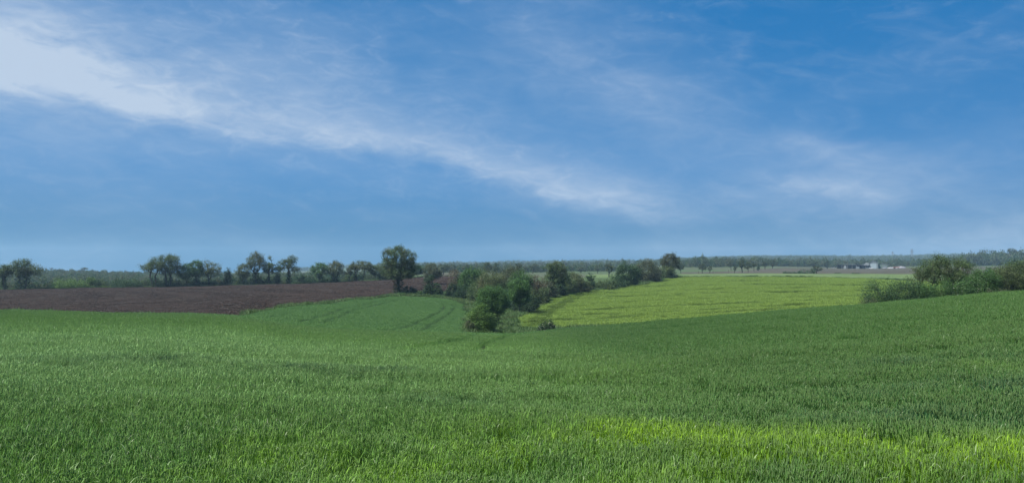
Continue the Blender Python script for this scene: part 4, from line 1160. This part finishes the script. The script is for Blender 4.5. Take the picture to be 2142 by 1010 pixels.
# tall barn
r = place('grain_barn', 'tall pale grey gable ended barn, highest building of the farm', 'barn', 1826.5, FY + 1)
prism('wall', [(-5.0, -1), (5.0, -1), (5.0, 6.0), (0, 8.9), (-5.0, 6.0)], 0, 22, GREYTIN, r)
slab('roof', (-5.5, 5.75), (0, 8.95), -.5, 22.5, .35, TIN, r); slab('roof', (0, 8.95), (5.5, 5.75), -.5, 22.5, .35, TIN, r)
d = boxes('door', [(-2.9, 3.4, -.12, -.02, -1, 5.6)], simple_mat('barn_door_grey', (0.22, 0.27, 0.29), .6, .12, 1.0), r)
boxes('rail', [(-3.1, 3.6, -.2, -.125, 5.6, 5.85)], STEEL, d)
boxes('corner_trim', [(-5.05, -4.2, -.08, -.01, -1, 5.7)], WHITE, r)
# green shed
r = place('green_shed', 'green clad shed with thin pale roof edge right of the tall grey barn', 'shed', 1848, FY + 2)
prism('wall', [(-5.3, -1), (5.0, -1), (5.0, 3.9), (-1.3, 5.7), (-5.3, 5.0)], 0, 15, GREENTIN, r)
slab('roof', (-1.4, 5.75), (5.4, 3.8), -.4, 15.4, .3, TIN, r); slab('roof', (-5.6, 5.0), (-1.4, 5.75), -.4, 15.4, .25, GREENTIN, r)
boxes('door', [(-.3, 3.6, -.1, -.02, -1, 3.2)], GREYTIN, r); boxes('trim', [(-1.0, -.7, -.1, -.02, -1, 5.0)], TIN, r)


def heap(name, label, px, Y, L, H, mat, seed):
    r = place(name, label, 'heap', px, Y)
    rg = np.random.default_rng(seed); n, m = 14, 7; V = []; Fc = []
    for i in range(n + 1):
        u = i / n * 2 - 1
        for j in range(m + 1):
            a = pi * j / m; s_ = math.sqrt(max(0.02, 1 - u * u)); k = 1 + rg.normal(0, .06)
            V.append((u * L / 2, cos(a) * 2.2 * s_ * k, sin(a) * H * s_ ** .6 * k - .2))
    for i in range(n):
        for j in range(m):
            b = i * (m + 1) + j; Fc.append((b, b + m + 1, b + m + 2, b + 1))
    mesh_obj('sheet', np.array(V), Fc, mat, r, smooth=True)
    for k in range(5):
        x = (k / 4 - .5) * L * .7
        boxes('weight_tyre', [(x - .3, x + .3, -.5, .5, H * .86, H * .86 + .22)], RUBBER, r)


heap('silage_heap', 'low pale sheeted heap beyond the right end of the farm, nearer the sheds', 1865, FY - 4, 9, 1.7, WRAP, 1)
heap('silage_heap', 'low pale sheeted heap farthest right of the farm', 1884, FY - 2, 11, 2.4, WRAP, 2)
r = place('farm_trailer', 'rusty red flat trailer parked between the two pale sheeted heaps', 'trailer', 1875, FY - 8)
boxes('bed', [(-3.2, 3.2, -1, 1, .8, 1.1)], RUST, r); boxes('side_board', [(-3.2, 3.2, -1.05, -.97, 1.1, 1.7), (-3.2, 3.2, .97, 1.05, 1.1, 1.7)], RUST, r)
for x in (-1.8, 1.8):
    V = []; Fc = []
    for q, yy in enumerate((-1.1, -.8)):
        for k in range(12): V.append((x + .45 * cos(k * pi / 6), yy, .45 + .45 * sin(k * pi / 6)))
    Fc = [tuple(range(12)), tuple(range(23, 11, -1))] + [(k, k + 12, (k + 1) % 12 + 12, (k + 1) % 12) for k in range(12)]
    mesh_obj('wheel', np.array(V), Fc, RUBBER, r)
boxes('drawbar', [(3.2, 4.6, -.1, .1, .7, .85)], STEEL, r)


def car(label, px, Y, mat, rz=0.0):
    r = place('parked_car', label, 'car', px, Y, rz)
    prism('body', [(-2.1, .35), (2.1, .35), (2.15, .85), (1.2, 1.0), (-1.9, 1.0), (-2.15, .8)], -.85, .85, mat, r)
    prism('cabin', [(-1.75, 1.005), (1.15, 1.005), (.45, 1.5), (-1.3, 1.5)], -.75, .75, GLASS, r)
    prism('car_roof', [(-1.32, 1.505), (.47, 1.505), (.35, 1.56), (-1.2, 1.56)], -.74, .74, mat, r)
    for x in (-1.3, 1.3):
        for y0 in (-.9, .68):
            V = [(x + .32 * cos(k * pi / 6), yy, .32 + .32 * sin(k * pi / 6)) for yy in (y0, y0 + .22) for k in range(12)]
            Fc = [tuple(range(12)), tuple(range(23, 11, -1))] + [(k, k + 12, (k + 1) % 12 + 12, (k + 1) % 12) for k in range(12)]
            mesh_obj('wheel', np.array(V), Fc, RUBBER, r)


car('white car parked at the far left of the farm', 1743, FY - 3, WHITE)
car('pale car parked in front of the tall grey barn', 1822, FY - 8, simple_mat('silver_paint', (.55, .57, .58), .35, .05, 1))
car('grey car parked in front of the green clad shed', 1849, FY - 8, simple_mat('grey_paint', (.32, .34, .36), .35, .05, 1))

# lattice pylons on the ridge
def pylon(label, px, top, Y, w, group):
    X = float(px2x(px, Y)); zb = float(surf(X, Y)); h = float(row2z(top, Y)) - zb
    r = empty('pylon', (X, Y, zb)); tag(r, label, 'pylon', group)

    def bars(name, segs, t):
        V = []; Fc = []
        for a, b in segs:
            a = np.array(a, float); b = np.array(b, float); d = (b - a) / np.linalg.norm(b - a)
            x = np.cross(d, (.2, .9, .4)); x /= np.linalg.norm(x); y = np.cross(d, x); k = len(V)
            for q in (a, b):
                for c_, s_ in ((1, 1), (-1, 1), (-1, -1), (1, -1)): V.append(q + (x * c_ + y * s_) * t)
            Fc += [(k + i, k + (i + 1) % 4, k + 4 + (i + 1) % 4, k + 4 + i) for i in range(4)]
        mesh_obj(name, np.array(V), Fc, STEEL, r)
    wd = lambda u: w * (1 - u) * .5 + .5 * w * .22
    for sx in (-1, 1):
        for sy in (-1, 1):
            bars('leg', [((sx * wd(0), sy * wd(0), 0), (sx * wd(1) * .6, sy * wd(1) * .6, h))], .34)
    br = []
    for i in range(7):
        u0, u1 = i / 7, (i + 1) / 7
        for sy in (-1, 1):
            br += [((-wd(u0), sy * wd(u0), h * u0), (wd(u1), sy * wd(u1), h * u1)), ((wd(u0), sy * wd(u0), h * u0), (-wd(u1), sy * wd(u1), h * u1))]
    bars('bracing', br, .16)
    for u, q in ((.72, 1.0), (.84, .8), (.95, .6)):
        bars('cross_arm', [((-w * q, 0, h * u), (w * q, 0, h * u)), ((-w * q, 0, h * u), (0, 0, h * (u + .05))), ((w * q, 0, h * u), (0, 0, h * (u + .05)))], .26)


pylon('taller lattice pylon on the wooded skyline, left of the gnarled oak', 1907.5, 521, 2450, 7.5, 'pylons on the far ridge')
pylon('smaller lattice pylon on the wooded skyline above the right end of the farm', 1867, 526, 2900, 6.0, 'pylons on the far ridge')

# fence posts in the far field
for lb, px, hh in (('thick lone fence post nearest the far row of trees', 1524, 2.1), ('thin fence post between the two far trees and the thick post', 1491.5, 1.7),
                   ('short leaning fence post left of the dark tree in the far field', 1461, 1.5)):
    r = place('fence_post', lb, 'post', px, 470, group='posts in the far field')
    prism('post', [(-.13, -.3), (.13, -.3), (.11, hh), (0, hh + .12), (-.11, hh)], -.12, .12, POSTW, r)
    boxes('wire_staple', [(-.15, .15, -.16, -.122, hh * .8, hh * .85)], STEEL, r)

# ------------------------------------------------------------------ haze
V, Fc = box_mesh([(-8000, 8000, -120, 3560, -70, 95)])
hz = mesh_obj('haze', np.array(V), Fc)
m = bpy.data.materials.new('haze_air'); m.use_nodes = True; nt = m.node_tree
nt.nodes.remove(nt.nodes['Principled BSDF'])
pv = nt.nodes.new('ShaderNodeVolumePrincipled')
pv.inputs['Color'].default_value = (0.52, 0.79, 1.0, 1); pv.inputs['Density'].default_value = 0.00014
pv.inputs['Anisotropy'].default_value = 0.1
nt.links.new(pv.outputs[0], nt.nodes['Material Output'].inputs['Volume'])
hz.data.materials.append(m)
tag(hz, 'thin blue haze lying over the far fields and ridges', 'haze', kind='stuff')

# ------------------------------------------------------------------ sky
SUN_EL, SUN_AZ = radians(54), radians(-112)     # azimuth from the view direction, negative = left
w = bpy.data.worlds.new('World'); S.world = w; w.use_nodes = True
nt = w.node_tree
bg = nt.nodes['Background']
sky = nt.nodes.new('ShaderNodeTexSky'); sky.sky_type = 'NISHITA'; sky.sun_disc = False
sky.sun_elevation = SUN_EL; sky.sun_rotation = SUN_AZ
sky.air_density = 1.0; sky.dust_density = 0.6; sky.ozone_density = 2.5
tc = nt.nodes.new('ShaderNodeTexCoord')
sp = nt.nodes.new('ShaderNodeSeparateXYZ'); nt.links.new(tc.outputs['Generated'], sp.inputs[0])
dx, dy, dz = (E(nt, sp.outputs[i]) for i in range(3))
az = dx._op('ARCTAN2', dy); el = dz._op('ARCSINE')


def A_(px): return math.atan((px - CX) / F)
def L_(px, row): return math.atan((HR - row) / F * cos(A_(px)))


hs = nt.nodes.new('ShaderNodeHueSaturation'); hs.inputs['Saturation'].default_value = 1.2; hs.inputs['Value'].default_value = 1.0
nt.links.new(sky.outputs[0], hs.inputs['Color'])
q = 1 / (0.12 * 2 ** 1.15)
lowc = (0.026 * q, 0.185 * q, 0.39 * q); midc = (0.055 * q, 0.250 * q, 0.56 * q); topc = (0.010 * q, 0.172 * q, 0.465 * q)
grad = mixc(nt, el.step(0.0, 0.13), lowc, midc); grad = mixc(nt, (el + az * 0.14).step(0.06, 0.38), grad, topc)
base = mixc(nt, 0.985, hs.outputs[0], grad)
# coordinates stretched along the cloud streets
v1 = combine(nt, az * 1.0 + el * 1.2, el * 2.6 - az * 0.35, 0.3)
v2 = combine(nt, az * 1.0 + el * 0.2, el * 2.6 + az * 0.45, 1.7)
nA = noise(nt, v1, 4.2, 6, 0.5, 0.6)
nB = noise(nt, v2, 8.0, 6, 0.52, 0.5)
nC = noise(nt, v1, 26.0, 8, 0.65, 0.7)
nD = noise(nt, v2, 2.2, 5, 0.5, 0.3)
a0, a1 = A_(-300), A_(2450)
band = [(-300, 120), (0, 165), (130, 180), (330, 236), (500, 262), (700, 287), (850, 306), (1000, 350), (1150, 392), (1300, 430), (1420, 448), (1600, 452), (1800, 440), (2142, 400), (2450, 360)]
cen = fcurve(az, [(A_(p), L_(p, r)) for p, r in band], a0, a1)
inten = fcurve(az, [(A_(p), v) for p, v in [(-300, .95), (0, .95), (150, .9), (300, .8), (450, .58), (620, .62), (750, .66), (900, .66), (1050, .62), (1200, .56), (1350, .44), (1450, .22), (1600, .16), (1800, .10), (2142, .0), (2450, 0)]], a0, a1)
wid = fcurve(az, [(A_(p), v / F) for p, v in [(-300, 130), (0, 110), (180, 90), (330, 70), (600, 60), (900, 60), (1150, 60), (1350, 60), (1600, 70), (2450, 70)]], a0, a1)
dd = el - cen + (nA - 0.5) * 0.030 + (nB - 0.5) * 0.018 + (nC - 0.5) * 0.010
below = dd.step(-0.022, 0.014)
above = ((dd.mx(0.0) / wid) * -1.0).exp()
cl = below * above * inten * (nC.step(0.25, 0.75) * 0.46 + nB.step(0.25, 0.75) * 0.34 + 0.54)
blobs = [  # px, row, rx, ry, tilt, amount, softness of the break-up
    (10, 125, 240, 85, -.22, .70), (330, 150, 330, 80, -.2, .34), (620, 150, 420, 110, -.15, .17), (420, 215, 260, 34, -.22, .18), (120, 310, 340, 90, -.15, .30),
    (1000, 235, 330, 50, -.3, .05), (1340, 190, 240, 100, -.5, .22), (1460, 270, 300, 70, -.35, .18), (1700, 302, 70, 24, -.3, .30), (1780, 345, 150, 40, -.2, .22), (1960, 150, 300, 60, .2, .07),
    (1560, 410, 340, 44, .0, .22), (1260, 420, 300, 50, -.25, .22), (2130, 480, 240, 62, .25, .55), (1980, 350, 260, 60, .3, .24), (2120, 20, 60, 12, .45, .05),
    (1910, 60, 70, 10, -.4, .06), (1860, 500, 420, 40, .05, .26), (560, 520, 150, 22, -.2, .16), (1240, 522, 240, 24, 0, .20), (1130, 90, 190, 110, .5, .20),
    (960, 468, 260, 24, -.1, .11), (700, 350, 460, 50, -.15, .11), (100, 470, 480, 60, 0, .07), (1790, 400, 140, 16, -.15, .16), (820, 40, 260, 50, .1, .12),
]
for px, row, rx, ry, tl, am in blobs:
    g = gauss(az, el, A_(px), L_(px, row), rx / F, ry / F, tl)
    cl = cl + g * am * (nB.step(0.2, 0.8) * 0.40 + nA.step(0.25, 0.75) * 0.50 + nC.step(0.3, 0.75) * 0.26 + 0.14)
nE = noise(nt, v2, 13.0, 7, 0.58, 0.9)
cl = cl + nC.step(0.46, 0.82) * nA.step(0.36, 0.72) * 0.18 + nE.step(0.45, 0.8) * nD.step(0.35, 0.65) * 0.13
cl = cl + nD.step(0.42, 0.78) * nA.step(0.35, 0.8) * az.step(A_(2000), A_(300), lo=.02, hi=.14)
cl = cl.clamp()
out = mixc(nt, cl, base, (0.50 * q, 0.615 * q, 0.775 * q))
nt.links.new(out, bg.inputs['Color'])
bg.inputs['Strength'].default_value = 0.12
try:
    w.cycles.sampling_method = 'MANUAL'; w.cycles.sample_map_resolution = 512
except Exception:
    pass

ld = bpy.data.lights.new('sun', 'SUN'); ld.energy = 4.5; ld.angle = radians(20); ld.color = (1.0, 0.97, 0.91)
lo = bpy.data.objects.new('sun', ld); COL.objects.link(lo)
from mathutils import Vector
sd = Vector((sin(SUN_AZ) * cos(SUN_EL), cos(SUN_AZ) * cos(SUN_EL), sin(SUN_EL)))
lo.rotation_euler = (-sd).to_track_quat('-Z', 'Y').to_euler(); lo.location = (0, 0, 60)

# ------------------------------------------------------------------ camera and render settings
cd = bpy.data.cameras.new('camera'); co = bpy.data.objects.new('camera', cd); COL.objects.link(co)
co.location = (0, 0, EYE); co.rotation_euler = (radians(90), 0, 0)
cd.sensor_width = 36; cd.lens = 36 * F / 2142.0; cd.shift_y = (HR - 505.0) / 2142.0
cd.clip_start = 0.1; cd.clip_end = 20000
S.camera = co
S.render.engine = 'CYCLES'
S.view_settings.view_transform = 'Standard'; S.view_settings.look = 'None'
EXPO = 1.15
S.view_settings.exposure = EXPO; S.view_settings.gamma = 1.0
c = S.cycles
c.max_bounces = 6; c.diffuse_bounces = 3; c.glossy_bounces = 2; c.transmission_bounces = 3; c.transparent_max_bounces = 6
c.volume_bounces = 0
c.use_denoising = True; c.denoiser = 'OPENIMAGEDENOISE'; c.denoising_input_passes = 'RGB_ALBEDO_NORMAL'; c.denoising_prefilter = 'ACCURATE'
